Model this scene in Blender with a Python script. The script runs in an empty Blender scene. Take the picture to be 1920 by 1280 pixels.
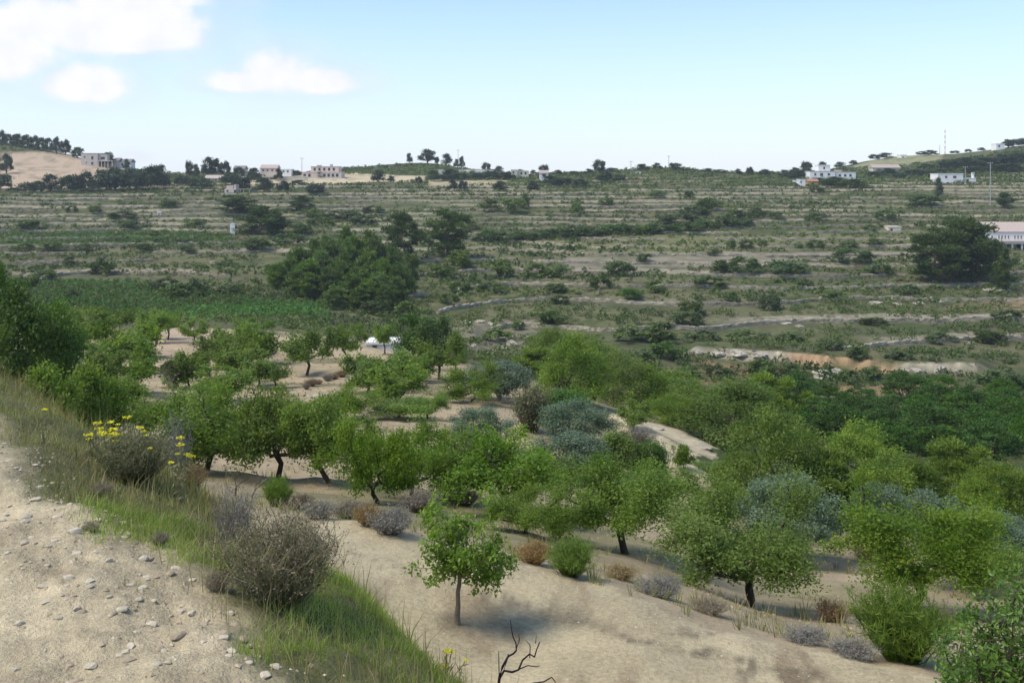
import bpy, bmesh, math, random
import numpy as np
from mathutils import Vector, Matrix

SC = bpy.context.scene
COL = SC.collection
F = 1920.0          # focal length in photo pixels
HZ = 330.0          # photo row of the true horizon

# ------------------------------------------------------------------ camera
cam_d = bpy.data.cameras.new("camera")
cam_d.sensor_width = 36.0
cam_d.lens = 36.0
cam_d.shift_y = -(640.0 - HZ) / 1920.0
cam_d.clip_start = 0.1
cam_d.clip_end = 6000.0
cam = bpy.data.objects.new("camera", cam_d)
cam.location = (0, 0, 0)
cam.rotation_euler = (math.radians(90), 0, 0)
COL.objects.link(cam)
SC.camera = cam

# ------------------------------------------------------------------ light
SUN_EL = math.radians(56)
SUN_AZ = math.radians(-112)     # from +Y (away from camera) towards -X: high on the left, a little behind
W = bpy.data.worlds.new("World")
SC.world = W
W.use_nodes = True
wn, wl = W.node_tree.nodes, W.node_tree.links
wn.clear()


def N(nodes, t, **kw):
    n = nodes.new(t)
    for k, v in kw.items():
        setattr(n, k, v)
    return n


w_out = N(wn, "ShaderNodeOutputWorld")
w_bg = N(wn, "ShaderNodeBackground")
w_bg.inputs[1].default_value = 0.115
sky = N(wn, "ShaderNodeTexSky", sky_type='NISHITA', sun_disc=False)
sky.sun_elevation = SUN_EL
sky.sun_rotation = SUN_AZ
sky.altitude = 300
sky.air_density = 1.0
sky.dust_density = 0.0
sky.ozone_density = 2.2


def vmath(nodes, links, op, a, b=None, out=0):
    n = N(nodes, "ShaderNodeVectorMath", operation=op)
    for i, x in enumerate((a, b)):
        if x is None:
            continue
        if hasattr(x, "links"):
            links.new(x, n.inputs[i])
        else:
            n.inputs[i].default_value = x
    return n.outputs["Value"] if op in ("DOT_PRODUCT", "LENGTH", "DISTANCE") else n.outputs[0]


def smath(nodes, links, op, *xs, clamp=False):
    n = N(nodes, "ShaderNodeMath", operation=op)
    n.use_clamp = clamp
    for i, x in enumerate(xs):
        if hasattr(x, "links"):
            links.new(x, n.inputs[i])
        else:
            n.inputs[i].default_value = x
    return n.outputs[0]


# clouds: fair weather cumulus described by direction (azimuth tangent, elevation tangent)
geo = N(wn, "ShaderNodeTexCoord")
sep = N(wn, "ShaderNodeSeparateXYZ")
wl.new(geo.outputs["Generated"], sep.inputs[0])
M_ = lambda op, *xs, **k: smath(wn, wl, op, *xs, **k)
az = M_("ARCTAN2", sep.outputs[0], sep.outputs[1])
hor = M_("SQRT", M_("ADD", M_("MULTIPLY", sep.outputs[0], sep.outputs[0]), M_("MULTIPLY", sep.outputs[1], sep.outputs[1])))
el = M_("ARCTAN2", sep.outputs[2], hor)
cvec = N(wn, "ShaderNodeCombineXYZ")
wl.new(az, cvec.inputs[0])
wl.new(el, cvec.inputs[1])
cn = N(wn, "ShaderNodeTexNoise")
cn.inputs["Scale"].default_value = 9.0
cn.inputs["Detail"].default_value = 7.0
cn.inputs["Roughness"].default_value = 0.55
wl.new(cvec.outputs[0], cn.inputs["Vector"])
cn2 = N(wn, "ShaderNodeTexNoise")
cn2.inputs["Scale"].default_value = 34.0
cn2.inputs["Detail"].default_value = 5.0
wl.new(cvec.outputs[0], cn2.inputs["Vector"])
puff = M_("ADD", M_("MULTIPLY", M_("SUBTRACT", cn.outputs[0], 0.5), 1.5), M_("MULTIPLY", M_("SUBTRACT", cn2.outputs[0], 0.5), 0.5))


def cloud_blob(u, v, ru, rv, flat=1.7):
    """a cumulus lobe: round on top, flatter below"""
    a0, e0 = math.atan((u - 960) / F), math.atan((HZ - v) / F)
    da = M_("DIVIDE", M_("SUBTRACT", az, a0), ru / F)
    de = M_("DIVIDE", M_("SUBTRACT", el, e0), rv / F)
    low = M_("MULTIPLY", M_("MINIMUM", de, 0.0), flat - 1.0)
    de = M_("ADD", de, low)
    r = M_("SQRT", M_("ADD", M_("MULTIPLY", da, da), M_("MULTIPLY", de, de)))
    return M_("SUBTRACT", 1.0, r)


blobs = [(225, 50, 165, 100), (310, 82, 130, 66), (130, 76, 130, 84), (250, 8, 160, 80), (210, 90, 165, 62), (512, 152, 100, 66), (590, 160, 98, 42),
         (455, 164, 104, 38), (160, 178, 120, 60), (15, 85, 110, 95), (20, 120, 120, 120), (70, 60, 90, 70),
         (250, 297, 42, 18),
         (1900, -40, 90, 60), (-420, 60, 260, 90), (2500, 120, 240, 70), (900, -260, 300, 110), (-900, 190, 300, 60)]
dens = None
for b in blobs:
    d = cloud_blob(*b)
    if b == (250, 297, 42, 18):
        d = M_("SUBTRACT", d, 0.55)
    if b in ((15, 85, 110, 95), (160, 178, 120, 60), (20, 120, 120, 120)):
        d = M_("SUBTRACT", d, 0.14)
    dens = d if dens is None else M_("MAXIMUM", dens, d)
# elsewhere in the sky, out of this view, the same kind of scattered cloud
cn3 = N(wn, "ShaderNodeTexNoise")
cn3.inputs["Scale"].default_value = 2.6
cn3.inputs["Detail"].default_value = 3.0
wl.new(geo.outputs["Generated"], cn3.inputs["Vector"])
dens = M_("ADD", dens, M_("MULTIPLY", puff, 0.85))
cmask = N(wn, "ShaderNodeMapRange", interpolation_type='SMOOTHERSTEP')
cmask.inputs[1].default_value = -0.05
cmask.inputs[2].default_value = 0.55
wl.new(dens, cmask.inputs[0])
# a thin white veil around and below the clouds
veil = N(wn, "ShaderNodeMapRange", interpolation_type='SMOOTHERSTEP')
veil.inputs[1].default_value = -0.8
veil.inputs[2].default_value = 0.35
veil.inputs[4].default_value = 0.34
wl.new(dens, veil.inputs[0])
cm = M_("MAXIMUM", M_("MULTIPLY", cmask.outputs[0], 0.97), veil.outputs[0])
ccol = N(wn, "ShaderNodeMix", data_type='RGBA')
wl.new(M_("ADD", M_("MULTIPLY", cmask.outputs[0], 0.75), M_("MULTIPLY", M_("SUBTRACT", cn2.outputs[0], 0.42), 1.3), clamp=True), ccol.inputs[0])
ccol.inputs[6].default_value = (3.9, 4.1, 5.0, 1)
ccol.inputs[7].default_value = (5.5, 5.4, 5.45, 1)
wmix = N(wn, "ShaderNodeMix", data_type='RGBA')
wl.new(cm, wmix.inputs[0])
# pale moisture near the horizon, the same all the way round
hz = N(wn, "ShaderNodeMapRange", interpolation_type='SMOOTHSTEP')
hz.inputs[1].default_value, hz.inputs[2].default_value = 0.20, -0.06
hz.inputs[3].default_value, hz.inputs[4].default_value = 0.02, 0.95
wl.new(el, hz.inputs[0])
smix = N(wn, "ShaderNodeMix", data_type='RGBA')
wl.new(hz.outputs[0], smix.inputs[0])
wl.new(sky.outputs[0], smix.inputs[6])
smix.inputs[7].default_value = (3.6, 4.1, 5.0, 1)
wl.new(smix.outputs[2], wmix.inputs[6])
wl.new(ccol.outputs[2], wmix.inputs[7])
wl.new(wmix.outputs[2], w_bg.inputs[0])
wl.new(w_bg.outputs[0], w_out.inputs[0])

sun_d = bpy.data.lights.new("sun", 'SUN')
sun_d.energy = 2.6
sun_d.angle = math.radians(26)
sun_d.color = (1.0, 0.92, 0.79)
sun = bpy.data.objects.new("sun", sun_d)
sdir = Vector((math.sin(SUN_AZ) * math.cos(SUN_EL), math.cos(SUN_AZ) * math.cos(SUN_EL), math.sin(SUN_EL)))
sun.rotation_euler = sdir.to_track_quat('Z', 'Y').to_euler()
sun.location = (0, 0, 60)
COL.objects.link(sun)

SC.view_settings.view_transform = 'Standard'
SC.view_settings.look = 'None'
SC.view_settings.gamma = 1.0
SC.view_settings.use_curve_mapping = False
SC.view_settings.exposure = 0.82
SC.render.filter_size = 1.9
SC.cycles.use_denoising = True
SC.cycles.max_bounces = 5
SC.cycles.transparent_max_bounces = 4

HAZE = 0.00017
RNG = np.random.default_rng(7)
random.seed(7)


# ------------------------------------------------------------------ noise
def _hash(ix, iy, seed):
    h = (ix.astype(np.int64) * 374761393 + iy.astype(np.int64) * 668265263 + seed * 1274126177) & 0x7fffffff
    h = ((h ^ (h >> 13)) * 1274126177) & 0x7fffffff
    return ((h ^ (h >> 16)) & 0xffff) / 65535.0


def vnoise(x, y, seed=0):
    ix, iy = np.floor(x), np.floor(y)
    fx, fy = x - ix, y - iy
    fx, fy = fx * fx * (3 - 2 * fx), fy * fy * (3 - 2 * fy)
    a, b = _hash(ix, iy, seed), _hash(ix + 1, iy, seed)
    c, d = _hash(ix, iy + 1, seed), _hash(ix + 1, iy + 1, seed)
    return (a + (b - a) * fx) * (1 - fy) + (c + (d - c) * fx) * fy - 0.5


def fbm(x, y, seed=0, oct=4, gain=0.5):
    r, amp = 0, 1.0
    for i in range(oct):
        r = r + amp * vnoise(x * 2 ** i + 17.3 * i, y * 2 ** i - 9.1 * i, seed + i)
        amp *= gain
    return r


def sstep(a, b, x):
    k = np.clip((x - a) / (b - a), 0, 1)
    return k * k * (3 - 2 * k)


# ------------------------------------------------------------------ terrain heights
# for each bearing (photo column u) the ground recedes through (distance, photo row) pairs
PROF = {
    -700: [(9, 860), (20, 780), (36, 700), (90, 620), (140, 580), (230, 530), (270, 490), (340, 430), (410, 380), (450, 350), (480, 335)],
    0: [(9, 900), (20, 800), (36, 722), (60, 668), (90, 634), (140, 585), (230, 540), (270, 505), (340, 440), (400, 395), (450, 362), (480, 350)],
    240: [(9, 1050), (17, 960), (30, 880), (40, 838), (52, 782), (66, 735), (85, 695), (108, 655), (135, 617), (160, 600), (215, 560), (255, 520), (330, 450), (400, 398), (450, 367), (480, 355)],
    480: [(9, 1260), (14, 1040), (17.5, 970), (24, 938), (31, 905), (40, 875), (52, 802), (66, 752), (85, 706), (108, 660), (135, 619), (155, 606), (215, 562), (250, 522), (330, 450), (400, 395), (450, 362), (480, 351)],
    720: [(9, 1640), (12, 1320), (15.5, 1075), (17.6, 990), (24, 950), (30, 926), (41, 880), (54, 800), (70, 745), (88, 698), (105, 662), (122, 640), (150, 640), (185, 606), (215, 572), (245, 530), (310, 470), (370, 420), (450, 366), (480, 352)],
    960: [(9, 1660), (12, 1330), (15, 1160), (16.6, 1056), (20, 1030), (24, 1000), (30, 960), (40, 900), (50, 850), (60, 800), (73, 750), (90, 700), (101, 683), (110, 712), (125, 730), (140, 722), (175, 664), (190, 640), (210, 600), (235, 560), (265, 520), (310, 470), (370, 420), (440, 366), (480, 352)],
    1200: [(9, 1690), (12, 1350), (14, 1200), (15.6, 1113), (20, 1075), (26, 1030), (36, 960), (47, 900), (60, 850), (75, 800), (85, 776), (93, 786), (106, 784), (126, 748), (148, 702), (165, 668), (185, 640), (207, 600), (238, 552), (275, 505), (320, 455), (380, 405), (450, 360), (480, 348)],
    1440: [(9, 1720), (12, 1370), (13.2, 1290), (14.6, 1198), (18, 1165), (24, 1128), (32, 1060), (41, 1000), (52, 950), (66, 900), (85, 852), (96, 850), (108, 832), (124, 790), (140, 748), (158, 712), (168, 676), (182, 650), (207, 600), (240, 550), (278, 500), (325, 450), (390, 400), (450, 360), (480, 347)],
    1680: [(9, 1740), (12, 1390), (13.8, 1256), (17, 1210), (22, 1160), (30, 1080), (42, 1000), (58, 930), (80, 870), (105, 820), (130, 770), (148, 726), (158, 706), (166, 684), (188, 640), (208, 600), (242, 550), (280, 500), (325, 450), (385, 400), (450, 356), (480, 345)],
    1920: [(9, 1760), (12, 1410), (14, 1280), (23, 1160), (31, 1080), (43, 1000), (60, 930), (82, 870), (108, 820), (130, 775), (150, 730), (170, 690), (188, 645), (207, 600), (242, 550), (275, 505), (300, 472), (335, 432), (410, 380), (450, 351), (480, 335)],
    2700: [(9, 1800), (14, 1300), (31, 1080), (60, 930), (130, 770), (188, 640), (240, 548), (300, 468), (410, 370), (450, 340), (480, 320)],
}
SKYL = [(-700, 200, 640), (0, 262, 620), (60, 266, 620), (125, 280, 610), (160, 290, 600), (255, 318, 570), (400, 322, 560), (560, 323, 580),
        (640, 312, 640), (720, 304, 660), (800, 299, 670), (860, 304, 660), (900, 317, 620), (960, 322, 580), (1100, 322, 560),
        (1180, 314, 560), (1240, 309, 560), (1300, 313, 560), (1360, 321, 570), (1480, 322, 600), (1540, 312, 680), (1600, 301, 720),
        (1700, 286, 740), (1800, 284, 700), (1860, 274, 680), (1920, 266, 660), (2700, 230, 640)]
LN0, LN1, NLN = math.log(6.0), math.log(1800.0), 720
T0, T1, NT = -1.5, 1.5, 601
lnD = np.linspace(LN0, LN1, NLN)
tt = np.linspace(T0, T1, NT)
uu = tt * F + 960
pu = np.array(sorted(PROF))
sk = np.array(SKYL, float)
vs, ds = np.interp(uu, sk[:, 0], sk[:, 1]), np.interp(uu, sk[:, 0], sk[:, 2])
base_cols = np.array([np.interp(lnD, np.log([p[0] for p in PROF[k]]), [p[1] for p in PROF[k]]) for k in pu])
VT = np.empty((NT, NLN))
for j in range(NLN):
    VT[:, j] = np.interp(uu, pu, base_cols[:, j])
Dg = np.exp(lnD)
j480 = np.searchsorted(Dg, 480)
for i in range(NT):
    v480 = VT[i, j480]
    m = Dg > 480
    x = np.clip((Dg[m] - 480) / (ds[i] - 480), 0, 1)
    vv = v480 + (vs[i] - v480) * x
    past = Dg[m] > ds[i]
    drop = np.clip(Dg[m] - ds[i], 0, None)
    zs = -ds[i] * (vs[i] - HZ) / F
    zz = zs - np.minimum(drop * 0.16, 55 + 0 * drop) - drop * drop * 0.0001
    vv = np.where(past, HZ - np.maximum(zz, -120) * F / Dg[m], vv)
    VT[i, m] = vv


def gblur(a, s, axis):
    r = int(3 * s) + 1
    k = np.exp(-0.5 * (np.arange(-r, r + 1) / s) ** 2)
    k /= k.sum()
    pad = [(0, 0), (0, 0)]
    pad[axis] = (r, r)
    b = np.pad(a, pad, mode='edge')
    out = np.zeros_like(a)
    for i, w in enumerate(k):
        out += w * (b[i:i + a.shape[0], :] if axis == 0 else b[:, i:i + a.shape[1]])
    return out


VT = gblur(VT, 4.0, 0)
VT = gblur(VT, 2.6, 1)

EDGE_P = (-0.77, 3.23)            # rim of the upper field, in metres from the camera
EDGE_N = (0.7700, 0.6381)


def rim(X, Y):
    """signed distance past the rim of the upper field"""
    return (X - EDGE_P[0]) * EDGE_N[0] + (Y - EDGE_P[1]) * EDGE_N[1] + 0.10 * np.sin(1.9 * (X * EDGE_N[1] - Y * EDGE_N[0])) + 0.05 * np.sin(5.3 * X - 2 * Y)


def far_z(X, Y):
    """smooth valley and hills"""
    Yc = np.maximum(Y, 6.01)
    t = np.clip(X / np.maximum(Y, 0.8), T0 + 1e-6, T1 - 1e-6)
    l = np.clip(np.log(Yc), LN0, LN1 - 1e-6)
    a = (t - T0) / (T1 - T0) * (NT - 1)
    b = (l - LN0) / (LN1 - LN0) * (NLN - 1)
    i, j = np.minimum(a.astype(int), NT - 2), np.minimum(b.astype(int), NLN - 2)
    fa, fb = a - i, b - j
    v = (VT[i, j] * (1 - fa) + VT[i + 1, j] * fa) * (1 - fb) + (VT[i, j + 1] * (1 - fa) + VT[i + 1, j + 1] * fa) * fb
    return -Yc * (v - HZ) / F


TH = 1.35            # height of one terrace on the far hillside


def terrace_phase(X, Y, z0):
    wob = 1.1 * fbm(X / 90.0, Y / 90.0, 31, 3) + 0.25 * vnoise(X / 14.0, Y / 14.0, 5)
    return (z0 + wob + 60.0) / TH


def hill_mask(X, Y):
    """1 on the terraced slope across the valley"""
    t = X / np.maximum(Y, 1.0)
    start = np.interp(t * F + 960, [-700, 0, 400, 700, 960, 1200, 1440, 1700, 1920, 2700], [235, 240, 235, 200, 172, 168, 172, 172, 176, 170])
    return sstep(start - 6, start + 14, Y) * (1 - sstep(500, 540, Y))


def cut_dist(X, Y):
    """metres past the foot of the raw earth cut, and how much of the cut there is on this bearing"""
    u = X / np.maximum(Y, 1.0) * F + 960
    foot = np.interp(u, [1270, 1480, 1600, 1700, 1870], [171, 166.5, 163, 160, 160]) + 0.8 * vnoise(u / 22.0, u * 0, 301)
    return Y - foot, sstep(1275, 1310, u) * (1 - sstep(1830, 1880, u)), u


def ground_z(X, Y):
    X = np.asarray(X, float)
    Y = np.asarray(Y, float)
    z = far_z(X, Y)
    # terraces across the valley
    hm = hill_mask(X, Y)
    ph = terrace_phase(X, Y, z)
    fr = ph - np.floor(ph)
    st = np.where(fr < 0.80, fr * 0.22, 0.176 + (fr - 0.80) / 0.20 * 0.824)
    off = (st - fr) * TH
    z = z + off * hm * 0.95
    cd, ck, _ = cut_dist(X, Y)
    z = z + 1.5 * sstep(0.0, 1.3, cd) * (1 - sstep(5, 22, cd)) * ck
    # orchard terraces on the near side: lower steps
    om = sstep(20, 30, Y) * (1 - sstep(110, 150, Y))
    ph2 = (z + 1.2 * fbm(X / 30.0, Y / 40.0, 77, 2) + 40) / 1.5
    fr2 = ph2 - np.floor(ph2)
    st2 = np.where(fr2 < 0.72, fr2 * 0.6, 0.432 + (fr2 - 0.72) / 0.28 * 0.568)
    z = z + (st2 - fr2) * 1.5 * om * 0.8
    # roughness
    z = z + fbm(X / 9.0, Y / 9.0, 3, 3) * 0.35 * sstep(20, 60, Y) + fbm(X / 1.3, Y / 1.3, 9, 3) * 0.10 * sstep(8, 20, Y)
    z = z + fbm(X / 0.5, Y / 0.5, 19, 3) * 0.03 * sstep(6, 9, Y) * (1 - sstep(40, 60, Y))
    # upper field and its bank
    s = rim(X, Y)
    zf = -1.6 - 0.33 * sstep(-0.1, 1.15, s) + fbm(X / 0.55, Y / 0.55, 41, 4) * 0.06 + fbm(X / 0.13, Y / 0.13, 47, 3) * 0.036
    k = sstep(0.66, 2.75, s)
    z = zf * (1 - k) + np.where(Y < 30, np.minimum(z, zf), z) * k
    return z


def proj(X, Y, Z):
    return 960 + F * X / Y, HZ - F * Z / Y


def ground_at(u, v, dmin=3.0, dmax=760.0):
    """where the line of sight through photo pixel (u, v) first meets the ground"""
    D = np.exp(np.linspace(math.log(dmin), math.log(dmax), 5000))
    X = D * (u - 960) / F
    g = ground_z(X, D)
    ray = -D * (v - HZ) / F
    hit = np.nonzero(g >= ray)[0]
    if len(hit) == 0:
        d = dmax * 0.75
    else:
        d = D[hit[0]]
    x = d * (u - 960) / F
    return x, d, float(ground_z(np.array([x]), np.array([d]))[0])


def at_depth(u, d):
    x = d * (u - 960) / F
    return x, d, float(ground_z(np.array([x]), np.array([d]))[0])


# ------------------------------------------------------------------ materials
def new_mat(name):
    m = bpy.data.materials.new(name)
    m.use_nodes = True
    nt = m.node_tree
    nt.nodes.clear()
    return m, nt.nodes, nt.links


def soil_material():
    m, n, l = new_mat("soil")
    out = N(n, "ShaderNodeOutputMaterial")
    bs = N(n, "ShaderNodeBsdfPrincipled")
    bs.inputs["Roughness"].default_value = 0.95
    bs.inputs["Specular IOR Level"].default_value = 0.1
    at = N(n, "ShaderNodeAttribute", attribute_name="soil")
    tc = N(n, "ShaderNodeTexCoord")

    def noise(scale, det, rough=0.6):
        x = N(n, "ShaderNodeTexNoise")
        x.inputs["Scale"].default_value = scale
        x.inputs["Detail"].default_value = det
        x.inputs["Roughness"].default_value = rough
        l.new(tc.outputs["Object"], x.inputs["Vector"])
        return x
    n1, n2, n3 = noise(0.9, 5), noise(14, 6, 0.7), noise(70, 4, 0.7)
    mm = lambda op, *xs, **k: smath(n, l, op, *xs, **k)
    f = mm("ADD", mm("MULTIPLY", n1.outputs[0], 0.55), mm("ADD", mm("MULTIPLY", n2.outputs[0], 0.75), mm("MULTIPLY", n3.outputs[0], 0.55)))
    f = mm("ADD", mm("MULTIPLY", mm("SUBTRACT", f, 0.925), 1.6), 1.0)
    mul = N(n, "ShaderNodeMix", data_type='RGBA', blend_type='MULTIPLY')
    mul.inputs[0].default_value = 1.0
    l.new(at.outputs["Color"], mul.inputs[6])
    cb = N(n, "ShaderNodeCombineColor")
    for i in range(3):
        l.new(f, cb.inputs[i])
    l.new(cb.outputs[0], mul.inputs[7])
    l.new(mul.outputs[2], bs.inputs["Base Color"])
    h = mm("ADD", mm("MULTIPLY", n2.outputs[0], 0.05), mm("MULTIPLY", n3.outputs[0], 0.018))
    bp = N(n, "ShaderNodeBump")
    bp.inputs["Strength"].default_value = 0.8
    bp.inputs["Distance"].default_value = 1.0
    l.new(h, bp.inputs["Height"])
    l.new(bp.outputs[0], bs.inputs["Normal"])
    l.new(bs.outputs[0], out.inputs[0])
    return m


SOIL = soil_material()


def plain_material(name, col, rough=0.85, var=0.25, scale=3.0, bump=0.0, spec=0.2):
    m, n, l = new_mat(name)
    out = N(n, "ShaderNodeOutputMaterial")
    bs = N(n, "ShaderNodeBsdfPrincipled")
    bs.inputs["Roughness"].default_value = rough
    bs.inputs["Specular IOR Level"].default_value = spec
    tc = N(n, "ShaderNodeTexCoord")
    tx = N(n, "ShaderNodeTexNoise")
    tx.inputs["Scale"].default_value = scale
    tx.inputs["Detail"].default_value = 6
    tx.inputs["Roughness"].default_value = 0.65
    l.new(tc.outputs["Object"], tx.inputs["Vector"])
    oi = N(n, "ShaderNodeObjectInfo")
    r = N(n, "ShaderNodeMapRange")
    r.inputs[1].default_value, r.inputs[2].default_value = 0.25, 0.75
    r.inputs[3].default_value, r.inputs[4].default_value = 1 - var, 1 + var
    l.new(tx.outputs[0], r.inputs[0])
    k = smath(n, l, "MULTIPLY", r.outputs[0], smath(n, l, "ADD", smath(n, l, "MULTIPLY", oi.outputs["Random"], var * 0.8), 1 - var * 0.4))
    mul = N(n, "ShaderNodeMix", data_type='RGBA', blend_type='MULTIPLY')
    mul.inputs[0].default_value = 1.0
    mul.inputs[6].default_value = (*col, 1)
    cb = N(n, "ShaderNodeCombineColor")
    for i in range(3):
        l.new(k, cb.inputs[i])
    l.new(cb.outputs[0], mul.inputs[7])
    l.new(mul.outputs[2], bs.inputs["Base Color"])
    if bump:
        bp = N(n, "ShaderNodeBump")
        bp.inputs["Strength"].default_value = 0.7
        bp.inputs["Distance"].default_value = bump
        l.new(tx.outputs[0], bp.inputs["Height"])
        l.new(bp.outputs[0], bs.inputs["Normal"])
    l.new(bs.outputs[0], out.inputs[0])
    return m


def leaf_material(name, dark, light, trans=0.35, rand=0.25, rough=0.55, spec=0.25):
    """leaves: the colour of each leaf runs between two tones (its 'tint'), each plant a little different"""
    m, n, l = new_mat(name)
    out = N(n, "ShaderNodeOutputMaterial")
    at = N(n, "ShaderNodeAttribute", attribute_name="tint")
    oi = N(n, "ShaderNodeObjectInfo")
    mx = N(n, "ShaderNodeMix", data_type='RGBA')
    mx.inputs[6].default_value = (*dark, 1)
    mx.inputs[7].default_value = (*light, 1)
    l.new(at.outputs["Fac"], mx.inputs[0])
    hs = N(n, "ShaderNodeHueSaturation")
    l.new(mx.outputs[2], hs.inputs["Color"])
    l.new(smath(n, l, "ADD", 0.5 - 0.03 * rand, smath(n, l, "MULTIPLY", oi.outputs["Random"], 0.06 * rand)), hs.inputs["Hue"])
    rr = smath(n, l, "FRACT", smath(n, l, "MULTIPLY", oi.outputs["Random"], 7.31))
    l.new(smath(n, l, "ADD", 1 - rand, smath(n, l, "MULTIPLY", rr, 2 * rand)), hs.inputs["Value"])
    rs = smath(n, l, "FRACT", smath(n, l, "MULTIPLY", oi.outputs["Random"], 13.7))
    l.new(smath(n, l, "ADD", 1 - 0.5 * rand, smath(n, l, "MULTIPLY", rs, rand)), hs.inputs["Saturation"])
    bs = N(n, "ShaderNodeBsdfPrincipled")
    bs.inputs["Roughness"].default_value = rough
    bs.inputs["Specular IOR Level"].default_value = spec
    l.new(hs.outputs[0], bs.inputs["Base Color"])
    tr = N(n, "ShaderNodeBsdfTranslucent")
    g = N(n, "ShaderNodeMix", data_type='RGBA', blend_type='MULTIPLY')
    g.inputs[0].default_value = 1
    g.inputs[7].default_value = (1.25, 1.3, 0.55, 1)
    l.new(hs.outputs[0], g.inputs[6])
    l.new(g.outputs[2], tr.inputs[0])
    ms = N(n, "ShaderNodeMixShader")
    ms.inputs[0].default_value = trans
    l.new(bs.outputs[0], ms.inputs[1])
    l.new(tr.outputs[0], ms.inputs[2])
    l.new(ms.outputs[0], out.inputs[0])
    return m


# ------------------------------------------------------------------ object helpers
_used = {}


def uname(n):
    return n        # Blender adds its own suffix to repeats


def mesh_from(name, verts, faces, mats=(), smooth=False, tint=None, mat_idx=None):
    me = bpy.data.meshes.new(name)
    verts = np.ascontiguousarray(verts, dtype=np.float32)
    if isinstance(faces, np.ndarray):
        k = faces.shape[1]
        me.vertices.add(len(verts))
        me.vertices.foreach_set("co", verts.ravel())
        me.loops.add(faces.size)
        me.loops.foreach_set("vertex_index", np.ascontiguousarray(faces, dtype=np.int32).ravel())
        me.polygons.add(len(faces))
        me.polygons.foreach_set("loop_start", np.arange(0, faces.size, k, dtype=np.int32))
        me.update(calc_edges=True)
    else:
        me.from_pydata(verts.tolist(), [], faces)
        me.update()
    for m in mats:
        me.materials.append(m)
    if mat_idx is not None:
        me.polygons.foreach_set("material_index", np.asarray(mat_idx, dtype=np.int32))
    if smooth:
        me.polygons.foreach_set("use_smooth", np.ones(len(me.polygons), bool))
    else:
        me.polygons.foreach_set("use_smooth", np.zeros(len(me.polygons), bool))
    if tint is not None:
        a = me.attributes.new("tint", 'FLOAT', 'POINT')
        a.data.foreach_set("value", np.ascontiguousarray(tint, dtype=np.float32))
    return me


def link(name, me, parent=None, loc=(0, 0, 0), rz=0.0, scale=(1, 1, 1)):
    o = bpy.data.objects.new(name, me)
    COL.objects.link(o)
    o.location = loc
    o.rotation_euler = (0, 0, rz)
    o.scale = scale
    if parent:
        o.parent = parent
    return o


def tag(o, label, cat, group=None):
    o["label"] = label
    o["category"] = cat
    if group:
        o["group"] = group
    return o


def thing(name, label, cat, loc, rz=0.0, scale=(1, 1, 1), group=None):
    o = link(name, None, None, loc, rz, scale)
    o.empty_display_size = 0.1
    return tag(o, label, cat, group)


# ------------------------------------------------------------------ ground sheet
def in_poly(u, v, poly):
    p = np.array(poly, float)
    inside = np.zeros(u.shape, bool)
    j = len(p) - 1
    for i in range(len(p)):
        c = ((p[i, 1] > v) != (p[j, 1] > v))
        with np.errstate(divide='ignore', invalid='ignore'):
            xs = (p[j, 0] - p[i, 0]) * (v - p[i, 1]) / (p[j, 1] - p[i, 1] + 1e-9) + p[i, 0]
        inside ^= c & (u < xs)
        j = i
    return inside


C = lambda *a: np.array(a)
TAN, PALE, PINK, REDE = C(.42, .352, .232), C(.49, .415, .268), C(.41, .315, .225), C(.40, .26, .155)
DRYG, OLIV, BRWN, GRNE = C(.122, .122, .058), C(.062, .080, .030), C(.084, .084, .046), C(.065, .10, .03)
STON, ORCH = C(.29, .255, .19), C(.36, .29, .19)
PATH_POLY = [(430, 990), (520, 968), (600, 972), (690, 990), (800, 1012), (900, 1030), (1000, 1058), (1150, 1102), (1300, 1168), (1450, 1202), (1600, 1234), (1800, 1290), (2300, 1420), (2300, 2200), (0, 2200), (300, 1300)]
# bare and cultivated patches of the far slope, plus one of painted sunshine, as seen in plan (outlined by bearing and row)
PATCHES = [
    ([(0, 285), (90, 283), (240, 300), (250, 312), (205, 330), (110, 352), (0, 356)], PINK * 1.05, 1.0),
    ([(0, 262), (95, 275), (100, 284), (0, 290)], BRWN * 1.3, .7),
    ([(455, 332), (640, 326), (800, 329), (797, 340), (640, 344), (455, 346)], TAN * 1.15, .95),
    ([(800, 338), (950, 338), (950, 346), (800, 350)], TAN, .7),
    ([(860, 452), (1050, 446), (1300, 440), (1700, 434), (1720, 448), (1500, 462), (1250, 478), (1050, 478), (870, 470)], DRYG * 1.25, .8),
    ([(1060, 480), (1400, 472), (1720, 470), (1720, 482), (1400, 490), (1240, 506), (1060, 500)], STON * .8, .75),
    ([(0, 436), (330, 428), (440, 440), (430, 452), (0, 458)], GRNE, .8),
    ([(40, 460), (420, 460), (430, 470), (40, 474)], DRYG, .7),
    ([(0, 520), (240, 520), (520, 560), (620, 566), (620, 612), (300, 600), (120, 575), (0, 560)], GRNE * 1.05, .9),
    ([(330, 575), (600, 568), (610, 590), (350, 596)], C(.06, .16, .025), 1.0),
    ([(1585, 318), (1640, 298), (1700, 286), (1765, 284), (1765, 300), (1700, 312), (1640, 322)], C(.25, .245, .135), .95),  # sunshine on the right hilltop, painted in as a lighter ground colour
    ([(1560, 722), (1780, 716), (1840, 740), (1700, 752), (1600, 750)], C(.25, .17, .09), .85),
    ([(1290, 668), (1460, 690), (1480, 710), (1300, 720)], C(.22, .155, .085), .7),
    ([(1770, 780), (1860, 774), (1920, 780), (1920, 792), (1770, 792)], TAN, .8),
    ([(840, 605), (1000, 600), (1000, 660), (860, 660)], STON * .75, .6),
    ([(1780, 560), (1920, 560), (1920, 580), (1780, 580)], C(.27, .2, .11), .7),
]
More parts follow.
